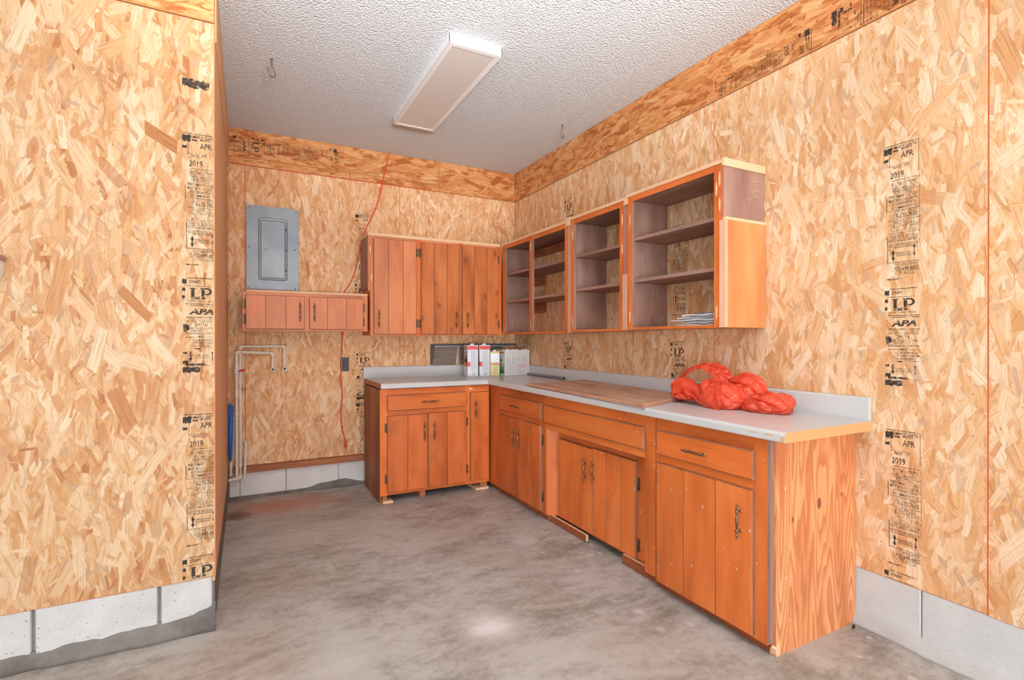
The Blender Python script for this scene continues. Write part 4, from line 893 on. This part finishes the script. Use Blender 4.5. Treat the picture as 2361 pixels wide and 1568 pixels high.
x, z = E_(-2.231, 1.953); obj('latch', MB().lathe([(-.004, .0055), (0, .007)], 'y', (x, -.0165, z), 10).lathe([(-.0055, .003), (-.004, .003)], 'y', (x, -.0165, z), 8), 'hook', d)
for zz in (2.115, 1.952, 1.790): x, z = E_(-2.0885, zz); obj('hinge', MB().box(x - .006, x + .006, -.0215, -.014, z - .007, z + .007).lathe([(-.009, .003), (.009, .003)], 'z', (x + .004, -.0215, z), 6), 'panel_groove', d)
for xx, zz in [(-2.345, 2.268), (-2.012, 2.266), (-2.350, 1.960), (-2.018, 1.962), (-2.354, 1.645), (-2.018, 1.648)]:
    x, z = E_(xx, zz); obj('screw', MB().lathe([(-.003, .0001), (-.0025, .0055), (0, .007)], 'y', (x, -.012, z), 10), 'chrome', t)

# ------------------------------------------------------------------ ceiling light and hooks
t = thing('ceiling_light', 'unlit flat rectangular white ceiling light panel', 'ceiling light', (-1.254, -1.338, H))
LX, LY, LT = 0.155, 0.585, 0.048
mb = MB(); fr = 0.026
mb.box(-LX, LX, -LY, -LY + .003, -LT, 0).box(-LX, LX, LY - .003, LY, -LT, 0).box(-LX, -LX + .003, -LY, LY, -LT, 0).box(LX - .003, LX, -LY, LY, -LT, 0)
mb.box(-LX, LX, -LY, -LY + fr, -LT - .001, -LT + .002).box(-LX, LX, LY - fr, LY, -LT - .001, -LT + .002).box(-LX, -LX + fr, -LY + fr, LY - fr, -LT - .001, -LT + .002).box(LX - fr, LX, -LY + fr, LY - fr, -LT - .001, -LT + .002)
obj('frame', mb, 'white', t); obj('diffuser', MB().box(-LX + fr, LX - fr, -LY + fr, LY - fr, -LT + .002, -LT + .006), 'diffuser', t)
def hook(x, y, label, s=1.0):
    pts = [(0, 0, 0), (0, 0, -.018), (.004, 0, -.040), (.014, 0, -.060)] + [(.0 + .022 * math.sin(a), 0, -.080 - .022 * math.cos(a)) for a in [1.6, 1.0, .4, -.2, -.8, -1.3]] + [(-.024, 0, -.066), (-.030, 0, -.058)]
    t = thing('ceiling_hook', label, 'hook', (x, y, H), 0.5)
    obj('hook_wire', MB().tube([tuple(q * s for q in p) for p in pts], .0034 * s, 8), 'hook', t)
    obj('screw_collar', MB().lathe([(-.006, .007 * s), (-.001, .008 * s), (0, .008 * s)], 'z', (0, 0, 0), 8), 'hook', t)
hook(-2.238, -1.215, 'metal screw hook in the ceiling left of the light panel', 1.05); hook(-0.232, -1.215, 'metal screw hook in the ceiling right of the light, near the right wall', 1.0)

# ------------------------------------------------------------------ cord, outlet
t = thing('extension_cord', 'orange extension cord hanging from the ceiling down the back wall', 'cord', (-1.6, 0, 1.2))
pts = [(-1.254, 2.871), (-1.280, 2.76), (-1.306, 2.649), (-1.358, 2.416), (-1.403, 2.298), (-1.451, 2.200), (-1.495, 2.065), (-1.528, 1.915), (-1.553, 1.802), (-1.592, 1.708), (-1.632, 1.644), (-1.648, 1.58), (-1.650, 1.45), (-1.650, 1.303), (-1.657, 1.176), (-1.660, 1.030), (-1.664, 0.920), (-1.654, 0.774), (-1.665, 0.646), (-1.661, 0.537), (-1.651, 0.463), (-1.632, 0.400), (-1.627, .375)]
def smooth(p, n=5):
    P = [Vector(q) for q in p]; out = []
    for i in range(len(P) - 1):
        p0, p1, p2, p3 = P[max(0, i - 1)], P[i], P[i + 1], P[min(len(P) - 1, i + 2)]
        for k in range(n):
            u = k / n; out.append(0.5 * ((2 * p1) + (p2 - p0) * u + (2 * p0 - 5 * p1 + 4 * p2 - p3) * u * u + (3 * p1 - p0 - 3 * p2 + p3) * u ** 3))
    return out + [P[-1]]
def cy(z): return -.021 if z > 2.55 else (-.009 if z < 1.0 or z > 1.15 else -.016)
obj('cable', MB().tube([tuple(v) for v in smooth([(x + 1.6, cy(z), z - 1.2) for x, z in pts])], .0052, 8), 'orange_cord', t)
pm = MB().lathe([(.375 - 1.2 + .012, .006), (.375 - 1.2, .009), (.352 - 1.2, .014), (.330 - 1.2, .013), (.328 - 1.2, .001)], 'z', (-.027, -.0155, 0), 10)
pl = obj('plug', pm, 'orange_cord', t)
obj('prong', MB().box(-.034, -.031, -.020, -.014, -.888, -.872).box(-.024, -.021, -.020, -.014, -.888, -.872), 'chrome', pl)
obj('twist_tie', MB().lathe([(-.004, .0065), (.004, .0065)], 'z', (-.053, -.009, -.70), 8), 'black', t)
t = thing('wall_outlet', 'dark grey duplex wall outlet behind the orange cord', 'outlet', (-1.632, 0, 1.028))
obj('cover_plate', MB().slab(-.035, .035, -.0005, -.006, -.058, .058, .003, 0, 0), 'socket', t)
for z in (-.020, .020):
    r_ = obj('receptacle', MB().prism(rrect(-.017, .017, z - .015, z + .015, .010, 4), -.006, -.0085), 'black', t)
    obj('slot', MB().box(-.008, -.006, -.0090, -.0084, z - .004, z + .006).box(.006, .008, -.0090, -.0084, z - .004, z + .006).lathe([(-.0091, .0026), (-.0085, .0026)], 'y', (0, 0, z - .009), 8), 'panel_groove', r_)
obj('screw', MB().lathe([(-.0082, .0001), (-.008, .003), (-.006, .0035)], 'y', (0, 0, 0), 8), 'chrome', t)

# ------------------------------------------------------------------ plumbing
def pipe_run(name, label, base, segs, elbows, couplings, fitting, valves, r=.0115, extra=None):
    t = thing(name, label, 'pipes', base)
    B = Vector(base)
    for p, q in segs: obj('pipe', MB().tube([Vector(p) - B, Vector(q) - B], r, 12), 'pvc', t)
    for p, d1, d2 in elbows:
        p = Vector(p) - B; d1, d2 = Vector(d1).normalized(), Vector(d2).normalized(); L = .026
        pts = [p + d1 * L, p + d1 * .012, p + (d1 + d2) * .0035, p + d2 * .012, p + d2 * L]
        e = obj('elbow', MB().tube(pts, r + .0035, 12), 'pvc', t)
        for dd in (d1, d2): obj('glue_ring', MB().tube([p + dd * L, p + dd * (L + .003)], r + .001, 12), 'pvc_glue', e)
    for p, q in couplings:
        p, q = Vector(p) - B, Vector(q) - B; c = obj('coupling', MB().tube([p, q], r + .0038, 12), 'pvc', t)
        ax = (q - p).normalized(); obj('glue_ring', MB().tube([p - ax * .003, p], r + .001, 12).tube([q, q + ax * .003], r + .001, 12), 'pvc_glue', c)
    if fitting:
        p = Vector(fitting) - B; x, y, z = p
        f = obj('outlet_fitting', MB().lathe([(y - .052, .0075), (y - .052, .016), (y - .046, .0185), (y - .036, .0185), (y - .034, .0155), (y, .0155)], 'y', (x, 0, z), 16).lathe([(y - .016, .0152), (y + .016, .0152)], 'y', (x, 0, z), 12), 'pvc_white', t)
        obj('threaded_insert', MB().lathe([(y - .0535, .0045), (y - .0535, .0085), (y - .050, .0085)], 'y', (x, 0, z), 12), 'hook', f)
        obj('bore', MB().lathe([(y - .0540, .0001), (y - .0538, .0058)], 'y', (x, 0, z), 12), 'dark_gap', f)
    for kind, p in valves:
        p = Vector(p) - B
        if kind == 'ball':
            v = obj('valve', MB().lathe([(-.052, .016), (-.022, .0165), (-.018, .020), (.018, .020), (.022, .0165), (.052, .016)], 'z', tuple(p), 14), 'pvc_white', t)
            obj('valve_stem', MB().tube([p + Vector((.012, -.012, 0)), p + Vector((.034, -.026, 0))], .006, 8), 'pvc_white', v)
            obj('valve_handle', MB().xform(Matrix()) .tube([p + Vector((.012, -.032, -.004)), p + Vector((.030, -.034, .001)), p + Vector((.050, -.034, .003)), p + Vector((.056, -.034, .001))], [.005, .009, .0095, .006], 8), 'red', v)
        elif kind == 'ball2':
            v = obj('valve', MB().lathe([(-.05, .015), (-.02, .0155), (-.016, .018), (.016, .018), (.02, .0155), (.05, .015)], 'z', tuple(p), 14), 'pvc_white', t)
            obj('valve_handle', MB().tube([p + Vector((.020, -.010, .02)), p + Vector((.036, -.012, .02)), p + Vector((.036, -.012, .006))], .005, 8), 'pvc_white', v)
        else:
            v = obj('drain_tap', MB().tube([p, p + Vector((.018, -.012, 0))], .008, 8).tube([p + Vector((.018, -.012, .004)), p + Vector((.022, -.016, -.014))], .006, 8), 'chrome', t)
            obj('valve_handle', MB().lathe([(0, .004), (.004, .011), (.008, .011), (.010, .004)], 'x', (p.x + .028, p.y - .012, p.z + .002), 10), 'red', v)
    return t
A = -2.412; yA = -.028
pipe_run('water_pipe', 'cream PVC pipe run close to the back wall, bending highest under the short cabinet', (A, yA, 0.2),
    [((A, yA, .17), (A, yA, 1.185)), ((A, yA, 1.185), (-2.101, yA, 1.185)), ((-2.101, yA, 1.185), (-2.101, yA, 1.010))],
    [((A, yA, 1.185), (0, 0, -1), (1, 0, 0)), ((-2.101, yA, 1.185), (-1, 0, 0), (0, 0, -1)), ((A, yA, .17), (0, 0, 1), (-1, 0, 0))],
    [((A, yA, 1.10), (A, yA, 1.135)), ((A, yA, .89), (A, yA, .925)), ((-2.101, yA, 1.02), (-2.101, yA, 1.04))], (-2.101, yA, 1.009), [('ball2', (A, yA, .975)), ('tap', (A, yA, .856))])
Bx = -2.436; yB = -.075
pipe_run('water_pipe', 'cream PVC pipe run in front with the long red valve handle', (Bx, yB, 0.2),
    [((Bx, yB, .176), (Bx, yB, 1.144)), ((Bx, yB, 1.144), (-2.183, yA, 1.131)), ((-2.183, yA, 1.131), (-2.186, yA, 1.006)), ((Bx, yB, .176), (-2.492, yB, .172))],
    [((Bx, yB, 1.144), (0, 0, -1), (.25, .045, -.01)), ((-2.183, yA, 1.131), (-.25, -.045, .01), (0, 0, -1)), ((Bx, yB, .176), (0, 0, 1), (-1, 0, 0))],
    [((Bx, yB, .80), (Bx, yB, .865)), ((Bx, yB, .655), (Bx, yB, .69))], (-2.186, yA, 1.004), [('ball', (Bx, yB, 1.002))])
o = obj('loose_pipe', MB().tube([(0, 0, 0), (.012, .012, .40)], .0115, 12), 'pvc_white'); o.location = (-2.478, -.030, .196)
tag(o, 'white pipe standing at the far left, behind the blue tubing', 'pipe')
o = obj('loose_pipe', MB().tube([(0, 0, 0), (.010, 0, .285)], .0105, 12), 'pvc_white'); o.location = (-2.384, -.055, .176)
tag(o, 'short white pipe leaning just right of the cream pipes', 'pipe')
mb = MB(); mb.tube([(.004 * math.sin(a * 1.0), -.19 + .15 * math.cos(a), .20 * math.sin(a)) for a in [i * 2 * PI / 48 for i in range(48)]], .011, 10, closed=True)
mb.tube([(-.006, -.19 + .135 * math.cos(a), .03 + .18 * math.sin(a)) for a in [i * 2 * PI / 48 for i in range(48)]], .010, 10, closed=True)
o = obj('tubing_coil', mb, 'blue'); o.location = (-2.471, -.03, .555); tag(o, 'coil of blue plastic tubing hanging left of the cream pipes', 'tubing')

# ------------------------------------------------------------------ things on the counter
def decal_lines(mb, x0, x1, z0, z1, n, y, mi=0, th=.45, seed=0, ragged=.35):
    r = random.Random(seed); dz = (z1 - z0) / n
    for i in range(n):
        z = z1 - dz * (i + .5); x = x0; end = x1 - r.random() * (x1 - x0) * ragged
        while x < end:
            w_ = r.uniform(.006, .016); put_bar(mb, x, min(x + w_, end), z - dz * th / 2, z + dz * th / 2, y, mi); x += w_ + .003
def f_can(name, label, loc, rot, w_, d_, h_, body, group=None):
    """rectangular solvent can: body seams, top with cap, wire handle. front at -y, corner at left front = local origin"""
    t = thing(name, label, 'can', loc, rot, group)
    out = rrect(0, w_, 0, d_, .006, 3); k = len(out); mb = MB()
    lv = [(0, 0.0), (.004, .0018), (.007, 0), (h_ - .007, 0), (h_ - .004, .0018), (h_, 0.0)]
    rows = [[(x + (x - w_ / 2) / w_ * 2 * e, y + (y - d_ / 2) / d_ * 2 * e, z) for x, y in out] for z, e in lv]
    mb.mesh([p for rw in rows for p in rw], [(i * k + j, i * k + (j + 1) % k, (i + 1) * k + (j + 1) % k, (i + 1) * k + j) for i in range(len(lv) - 1) for j in range(k)], 0, False)
    mb.face([(x, y, h_ - .002) for x, y in out], 0); mb.face([(x, y, 0) for x, y in out][::-1], 0)
    obj('can_body', mb, body, t)
    obj('cap', MB().lathe([(h_ - .002, .018), (h_ + .012, .018), (h_ + .014, .015)], 'z', (w_ / 2, d_ * .22, 0), 14), 'white', t)
    obj('handle', MB().tube([(w_ / 2, d_ * .42, h_ - .002), (w_ / 2, d_ * .45, h_ + .014), (w_ / 2, d_ * .62, h_ + .022), (w_ / 2, d_ * .80, h_ + .014), (w_ / 2, d_ * .83, h_ - .002)], .0028, 6), 'chrome', t)
    return t
def red_can(label, loc, rot):
    w_, d_, h_ = .098, .158, .280
    t = f_can('metal_can', label, loc, rot, w_, d_, h_, 'can_white')
    mb = MB(); e = .0006
    # front
    put_bar(mb, 0.004, w_ - .004, h_ - .040, h_ - .008, -e)
    # left side (x = 0): local y from 0..d_
    def sidebar(mb2, y0, y1, z0, z1, mi=0): mb2.face([(-e, y1, z0), (-e, y0, z0), (-e, y0, z1), (-e, y1, z1)], mi)
    sidebar(mb, .004, d_ - .004, h_ - .040, h_ - .008); 
    obj('red_band', mb, 'can_red', t)
    mb = MB(); put_bar(mb, 0.0, .026, .090, .130, -e); sidebar(mb, 0.0, d_ - .012, .090, .130); obj('red_label', mb, 'can_red', t)
    mb = MB(); decal_lines(mb, .030, .080, .062, .232, 22, -e * 1.2, 0, .4, 3, .2); decal_lines(mb, .030, .070, .040, .058, 2, -e * 1.2, 0, .35, 5)
    for i in range(9): put_bar(mb, .044 + i * .003, .0455 + i * .003 + (i % 3) * .0004, .010, .034, -e * 1.2)
    obj('printed_text', mb, 'print_grey', t)
    def sidetext(mat_, body, y0, y1, z0, z1, bold=.02):
        m2 = MB(); put_text(m2, body, 0, y1 - y0, z0, z1, 0, 0, bold)
        m2.xform(Matrix.Translation((-e * 1.3, y1, 0)) @ Matrix.Rotation(-PI / 2, 4, 'Z')); obj('printed_text', m2, mat_, t)
    sidetext('can_white', 'ENCLOSE', .012, d_ - .012, h_ - .034, h_ - .016); sidetext('can_red', 'Natural', .012, d_ - .02, .198, .218); sidetext('print_blue', 'Finish', .012, d_ - .02, .170, .192)
    sidetext('can_white', 'PENETRATING', .02, d_ - .018, .113, .122); sidetext('can_white', 'STAIN', .04, d_ - .018, .098, .107)
    mb = MB(); sidebar(mb, .055, .155 - .004, .128, .165, 0); sidebar(mb, .055, .105, .128, .165, 1); sidebar(mb, .012, .055, .126, .165, 2); obj('label_picture', mb, ['print_orange', 'print_brown', 'print_dark'], t)
    for q in range(3): sidetext('print_grey', 'protects wood', .03, d_ - .02, .074 - q * .012, .080 - q * .012, 0)
    return t
zc = 0.9078
red_can('red and white solvent can, left of the two, label side showing', (-.634, -.300, zc), -.17)
red_can('red and white solvent can tucked between the other red can and the yellow can', (-.524, -.312, zc), -.17)
t = f_can('metal_can', 'smaller yellow and white metal can between the red can and the white carton', (-.414, -.300, zc), -.30, .088, .11, .222, 'can_yellow')
mb = MB(); put_bar(mb, .004, .085, .122, .198, -.0006); obj('white_label', mb, 'can_white', t)
mb = MB(); put_bar(mb, .002, .087, .092, .122, -.0006); obj('gold_band', mb, 'can_gold', t)
mb = MB(); put_text(mb, 'sunnyside', .026, .080, .146, .155, -.0012, 0, .0); mb.lathe([(-.0014, .0001), (-.0013, .005)], 'y', (.072, 0, .172), 10); obj('printed_text', mb, 'print_grey', t)
mb = MB(); put_text(mb, 'Mineral Spirits', .026, .080, .108, .115, -.0012, 0, .02); put_text(mb, 'Paint Thinner', .026, .052, .099, .104, -.0012); put_bar(mb, .004, .085, .2085, .2105, -.0006); decal_lines(mb, .026, .078, .016, .086, 9, -.0012, 0, .22, 8); obj('printed_text', mb, 'print_dark', t)
# white carton
t = thing('carton', 'torn white cardboard carton with instructions printed in four columns', 'box', (-.284, -.336, zc), .03)
cw, cd, ch = .262, .150, .238
r2 = random.Random(3)
def wallstrip(mb, p0, p1, h0, n, th, seed):
    r = random.Random(seed); p0, p1 = Vector(p0), Vector(p1); dirn = (p1 - p0).normalized(); nrm = Vector((-dirn.y, dirn.x, 0)) * th
    hs = [h0 + (r.random() - .5) * .012 for _ in range(n + 1)]
    for i in range(n):
        a, b_ = p0.lerp(p1, i / n), p0.lerp(p1, (i + 1) / n); A0, B0, A1, B1 = a, b_, a + Vector((0, 0, hs[i])), b_ + Vector((0, 0, hs[i + 1]))
        mb.face([A0, B0, B1, A1]); mb.face([B0 + nrm, A0 + nrm, A1 + nrm, B1 + nrm], 1); mb.face([A1, B1, B1 + nrm, A1 + nrm], 1)
mb = MB()
wallstrip(mb, (0, 0, 0), (cw, 0, 0), ch, 14, .003, 1); wallstrip(mb, (cw, 0, 0), (cw, cd, 0), ch, 8, .003, 2); wallstrip(mb, (cw, cd, 0), (0, cd, 0), ch, 14, .003, 3); wallstrip(mb, (0, cd, 0), (0, 0, 0), ch - .004, 8, .003, 4)
mb.box(.003, cw - .003, .003, cd - .003, 0, .004, 1)
obj('carton_body', mb, ['carton', 'kraft'], t)
obj('torn_flap', (lambda q: (q.mesh([(.01, .004, ch - .004), (cw * .55, .004, ch - .004), (cw * .5, .05, ch + .012), (.02, .06, ch + .010), (.01, .006, ch - .007), (cw * .55, .006, ch - .007), (cw * .5, .052, ch + .009), (.02, .062, ch + .007)], [(0, 1, 2, 3), (7, 6, 5, 4), (0, 4, 5, 1), (1, 5, 6, 2), (2, 6, 7, 3), (3, 7, 4, 0)]), q)[1])(MB()), 'kraft', t)
e = .0008; mb = MB()
put_text(mb, 'Application Instructions', .018, .10, .206, .213, -e); decal_lines(mb, .018, .21, .196, .204, 1, -e, 0, .3, 2)
for i, x in enumerate((.018, .075, .128, .182)): put_text(mb, str(i + 1), x, x + .005, .172, .183, -e, 0, .02); decal_lines(mb, x, x + .046, .105 + (.03 if i > 1 else 0), .168, 11 if i < 2 else 7, -e, 0, .4, i + 20)
for q in range(5): decal_lines(mb, .018, .118, .022 + q * .016, .032 + q * .016, 2, -e, 0, .35, 40 + q, .4)
decal_lines(mb, .134, .225, .012, .058, 6, -e, 0, .3, 60)
obj('printed_text', mb, 'print_grey', t)
mb = MB(); put_bar(mb, .134, .225, .064, .105, -e); obj('pink_panel', mb, 'print_pink', t)
mb = MB()
for i in range(9):
    y = .02 + i * .013; hh = .04 + .055 * math.sin(1.9 - i * .2) + random.random() * .02
    mb.face([(-e, y + .008, .018), (-e, y - .008, .018), (-e, y - .002 - .01 * (i % 2), .018 + max(hh, .02))])
put_text(mb, 'E', 0, .001, 0, .001)
obj('grass_print', mb, 'print_green', t)
mb = MB(); put_text(mb, 'GRIME', 0, .10, .128, .150, 0, 0, .03); mb.xform(Matrix.Translation((-e, .145, 0)) @ Matrix.Rotation(-PI / 2, 4, 'Z')); obj('printed_text', mb, 'print_green', t)
mb = MB(); mb.face([(-e, .12, .204), (-e, .02, .204), (-e, .02, .216), (-e, .12, .216)]); obj('red_bar', mb, 'can_red', t)

# boards and metal channel leaning on the wall, standing on the backsplash
t = thing('metal_channel', 'long dark grey metal channel leaning on the back wall behind the cans', 'metal channel', (-.43, 0, 1.0))
obj('rail', MB().box(-.448, .425, -.030, -.012, .180, .196).box(-.448, .425, -.012, -.010, .178, .196), 'metal_dark', t, 'h')
obj('end_plate', MB().slab(-.449, -.412, -.003, -.009, .0055, .182, .002, 0, 0), 'metal_dark', t)
obj('bright_lip', MB().box(-.412, .40, -.0315, -.030, .176, .180), 'alu', t)
def plank(label, x0, x1, h_, z0, lean):
    t = thing('vinyl_plank', label, 'plank', (x0, -.006, z0))
    w_ = x1 - x0; sh = Matrix.Shear('XY', 4, (0, 0))
    def q(mb):
        mb.v = [(x - z * lean, y, z) for x, y, z in mb.v]; return mb
    obj('plank_face', q(MB().slab(.004, w_ - .006, -.006, -.013, 0, h_, .001, 0, 0)), 'greywood', t, 'h')
    obj('white_edge', q(MB().box(w_ - .006, w_, -.0135, -.004, .004, h_)), 'white', t)
    obj('white_edge', q(MB().box(.004, w_, -.0135, -.004, h_, h_ + .005)), 'alu', t)
plank('grey-brown wood-look plank leaning left of the cans', -.868, -.630, .166, 1.0045, -.13)
plank('grey-brown wood-look plank leaning behind the yellow can and carton', -.600, -.140, .166, 1.004, 0.0)

# metal tube lying along the right backsplash
t = thing('metal_tube', 'thin grey metal tube lying along the right backsplash', 'tube', (0, 0, 0))
p0, p1 = Vector((-.040, -.30, ztop(-.3) + .0115)), Vector((-.040, -.945, ztop(-.945) + .0115))
mb = MB(); mb.tube([p0, p1], .010, 12, caps=False); mb.tube([p1, p0], .0075, 12, caps=False)
obj('tube_wall', mb, 'steel', t); obj('bore', MB().tube([p1 + Vector((0, .004, 0)), p1 + Vector((0, .003, 0))], .0078, 12), 'dark_gap', t)

# plywood board on the counter
t = thing('plywood_board', 'worn plywood board lying flat on the counter in front of the red bag', 'board', (0, 0, 0))
Q = [(-.592, -1.300), (-.045, -1.235), (-.075, -2.345), (-.615, -2.535)]
mb = MB()
def zb_(x, y): return ztop(y) + .0015 + (.004 if y > -1.5 else 0.0)
for lo, hi, mi in [(0, .005, 1), (.005, .010, 2), (.010, .015, 0)]:
    a = [(x, y, zb_(x, y) + lo) for x, y in Q]; b_ = [(x, y, zb_(x, y) + hi) for x, y in Q]
    mb.face(b_[::-1], 0, False, False); mb.face(a, 2)
    for i in range(4): j = (i + 1) % 4; mb.face([a[i], b_[i], b_[j], a[j]], mi if mi else 1)
obj('board_body', mb, ['ply_board', 'tan', 'cab_edge'], t, 'v')

# orange-red plastic bag
t = thing('plastic_bag', 'crumpled orange-red plastic shopping bag on the counter', 'bag', (-.20, -2.62, 0.897))
def crumple(p, k, amp):
    # sharp creases: plane-like facets meeting along voronoi borders, at two sizes
    q = Vector(p)
    w_ = Vector((noise.noise(q * 7), noise.noise(q * 7 + Vector((9, 0, 0))), noise.noise(q * 7 + Vector((0, 9, 0))))) * .03
    d1, p1 = noise.voronoi((q + w_) * k * 1.6); d2, p2 = noise.voronoi((q + w_) * k * 4.2)
    r = noise.ridged_multi_fractal(q * k * .8, 1.0, 2.0, 2, 0.9, 2.0)
    return amp * (min(d1[1] - d1[0], .6) * 0.9 - .30 + 0.34 * (min(d2[1] - d2[0], .6) - .25) + 0.30 * (r * .5 - .5))
def blob(mb, ctr, rad, rotz, seed, k=9.0, amp=.02, sub=4, floor=0.0015, tilt=0.0):
    bm = bmesh.new(); bmesh.ops.create_icosphere(bm, subdivisions=sub, radius=1.0)
    R = Matrix.Rotation(rotz, 3, 'Z') @ Matrix.Rotation(tilt, 3, 'Y'); vs = []
    for v in bm.verts:
        n_ = v.co.normalized(); p = Vector((n_.x * rad[0], n_.y * rad[1], n_.z * rad[2]))
        d = crumple(p + Vector((seed, seed * 2, 0)), k, amp); p = p + n_ * d
        p = R @ p + Vector(ctr)
        fl = floor + .021 * min(1, max(0, (p.y - .045) / .03))
        if p.z < fl: p.z = fl + (fl - p.z) * .02
        vs.append(p)
    fs = [tuple(v.index for v in f.verts) for f in bm.faces]; bm.free(); mb.mesh(vs, fs, 0, True)
# local axes: -Y runs to the picture's right along the counter
mb = MB()
blob(mb, (.03, .05, .045), (.100, .150, .062), .25, 1.3, 9, .030, 5)
blob(mb, (-.050, -.085, .050), (.090, .125, .088), .40, 4.1, 7, .026, 5)
blob(mb, (.045, -.150, .062), (.085, .110, .088), -.25, 8.7, 8, .030, 5)
blob(mb, (.02, -.285, .030), (.085, .120, .060), .25, 6.2, 9, .026, 5)
blob(mb, (.06, -.345, .045), (.050, .050, .050), .25, 3.2, 11, .024, 4)
blob(mb, (-.035, .150, .035), (.085, .085, .050), -.3, 2.7, 11, .026, 5)
obj('bag_body', mb, 'bag', t)
def ribbon(mb, pts, widths, wdir, seed):
    P = smooth(pts, 6); n = len(P); rows = []
    for i, p in enumerate(P):
        u = i / (n - 1) * (len(widths) - 1); a = int(min(u, len(widths) - 2)); w_ = widths[a] + (widths[a + 1] - widths[a]) * (u - a)
        row = []
        for j in range(7):
            s = (j / 6 - .5); nn = noise.noise(Vector((i * .25, j * .8, seed))) * .006
            tdir = (P[min(n - 1, i + 1)] - P[max(0, i - 1)]).normalized(); wd = Vector(wdir); wd = (wd - tdir * wd.dot(tdir)).normalized(); up = tdir.cross(wd)
            row.append(p + wd * s * w_ + up * (nn + .008 * math.cos(s * PI * 3)))
        rows.append(row)
    th = .0015; k = 7
    vs = [q for rw in rows for q in rw]; fs = [(i * k + j, i * k + j + 1, (i + 1) * k + j + 1, (i + 1) * k + j) for i in range(n - 1) for j in range(k - 1)]
    mb.mesh(vs, fs, 0, True)
mb = MB()
ribbon(mb, [(-.05, .21, .06), (-.02, .235, .105), (.01, .215, .155), (.03, .165, .190), (.04, .10, .200), (.045, .03, .180), (.03, -.03, .135), (.02, -.08, .09)], [.07, .045, .034, .036, .06, .085, .10, .08], (.75, -.2, .6), 3)
obj('bag_handle', mb, 'bag', t)
mb = MB()
ribbon(mb, [(-.10, .20, .040), (-.105, .19, .075), (-.10, .14, .10), (-.10, .06, .085), (-.125, -.02, .035)], [.05, .07, .08, .08, .05], (.2, .3, .9), 9)
ribbon(mb, [(-.05, .24, .036), (-.07, .215, .06), (-.09, .15, .055), (-.13, .05, .035)], [.04, .07, .07, .03], (-.3, .2, .9), 5)
ribbon(mb, [(-.02, -.02, .125), (-.09, -.05, .120), (-.135, -.10, .060), (-.14, -.14, .006)], [.06, .10, .11, .07], (.2, .9, .2), 12)
ribbon(mb, [(.02, -.20, .075), (-.02, -.30, .082), (-.01, -.37, .060), (-.01, -.405, .030)], [.06, .09, .10, .06], (.9, .1, .35), 14)
ribbon(mb, [(.03, -.06, .13), (.02, -.14, .155), (.03, -.22, .130), (.02, -.27, .070)], [.05, .09, .09, .05], (.8, .1, .5), 17)
obj('bag_fold', mb, 'bag', t)

# ------------------------------------------------------------------ small items
t = thing('wall_holder', 'white rounded wall-mounted holder with mauve top, at the left edge of the left wall', 'holder', (-3.30, YL, 1.50))
out = [(-.13, .032), (-.13, -.10), (.085, -.068)][:0] + [(.134 - .0, .032), (-.13, .032), (-.13, -.075), (-.10, -.088), (.07, -.080), (.105, -.062), (.125, -.035), (.134, -.005)]
obj('holder_body', MB().prism(out[::-1], -.001, -.060), 'white', t)
obj('holder_top', MB().slab(-.14, .139, -.001, -.066, .032, .048, .003, 0, 0), 'mauve', t)
t = thing('screw_anchor', 'tiny black plastic anchor with a silver screw on the floor by the right wall', 'screw', (-.012 - .045, -3.228, .006), .4)
obj('anchor', MB().lathe([(-.012, .003), (-.008, .006), (0, .005), (.006, .006), (.010, .003)], 'x', (0, 0, 0), 8), 'black', t)
obj('screw', MB().lathe([(-.036, .0001), (-.030, .0016), (-.012, .0020)], 'x', (0, 0, -.002), 6), 'chrome', t)
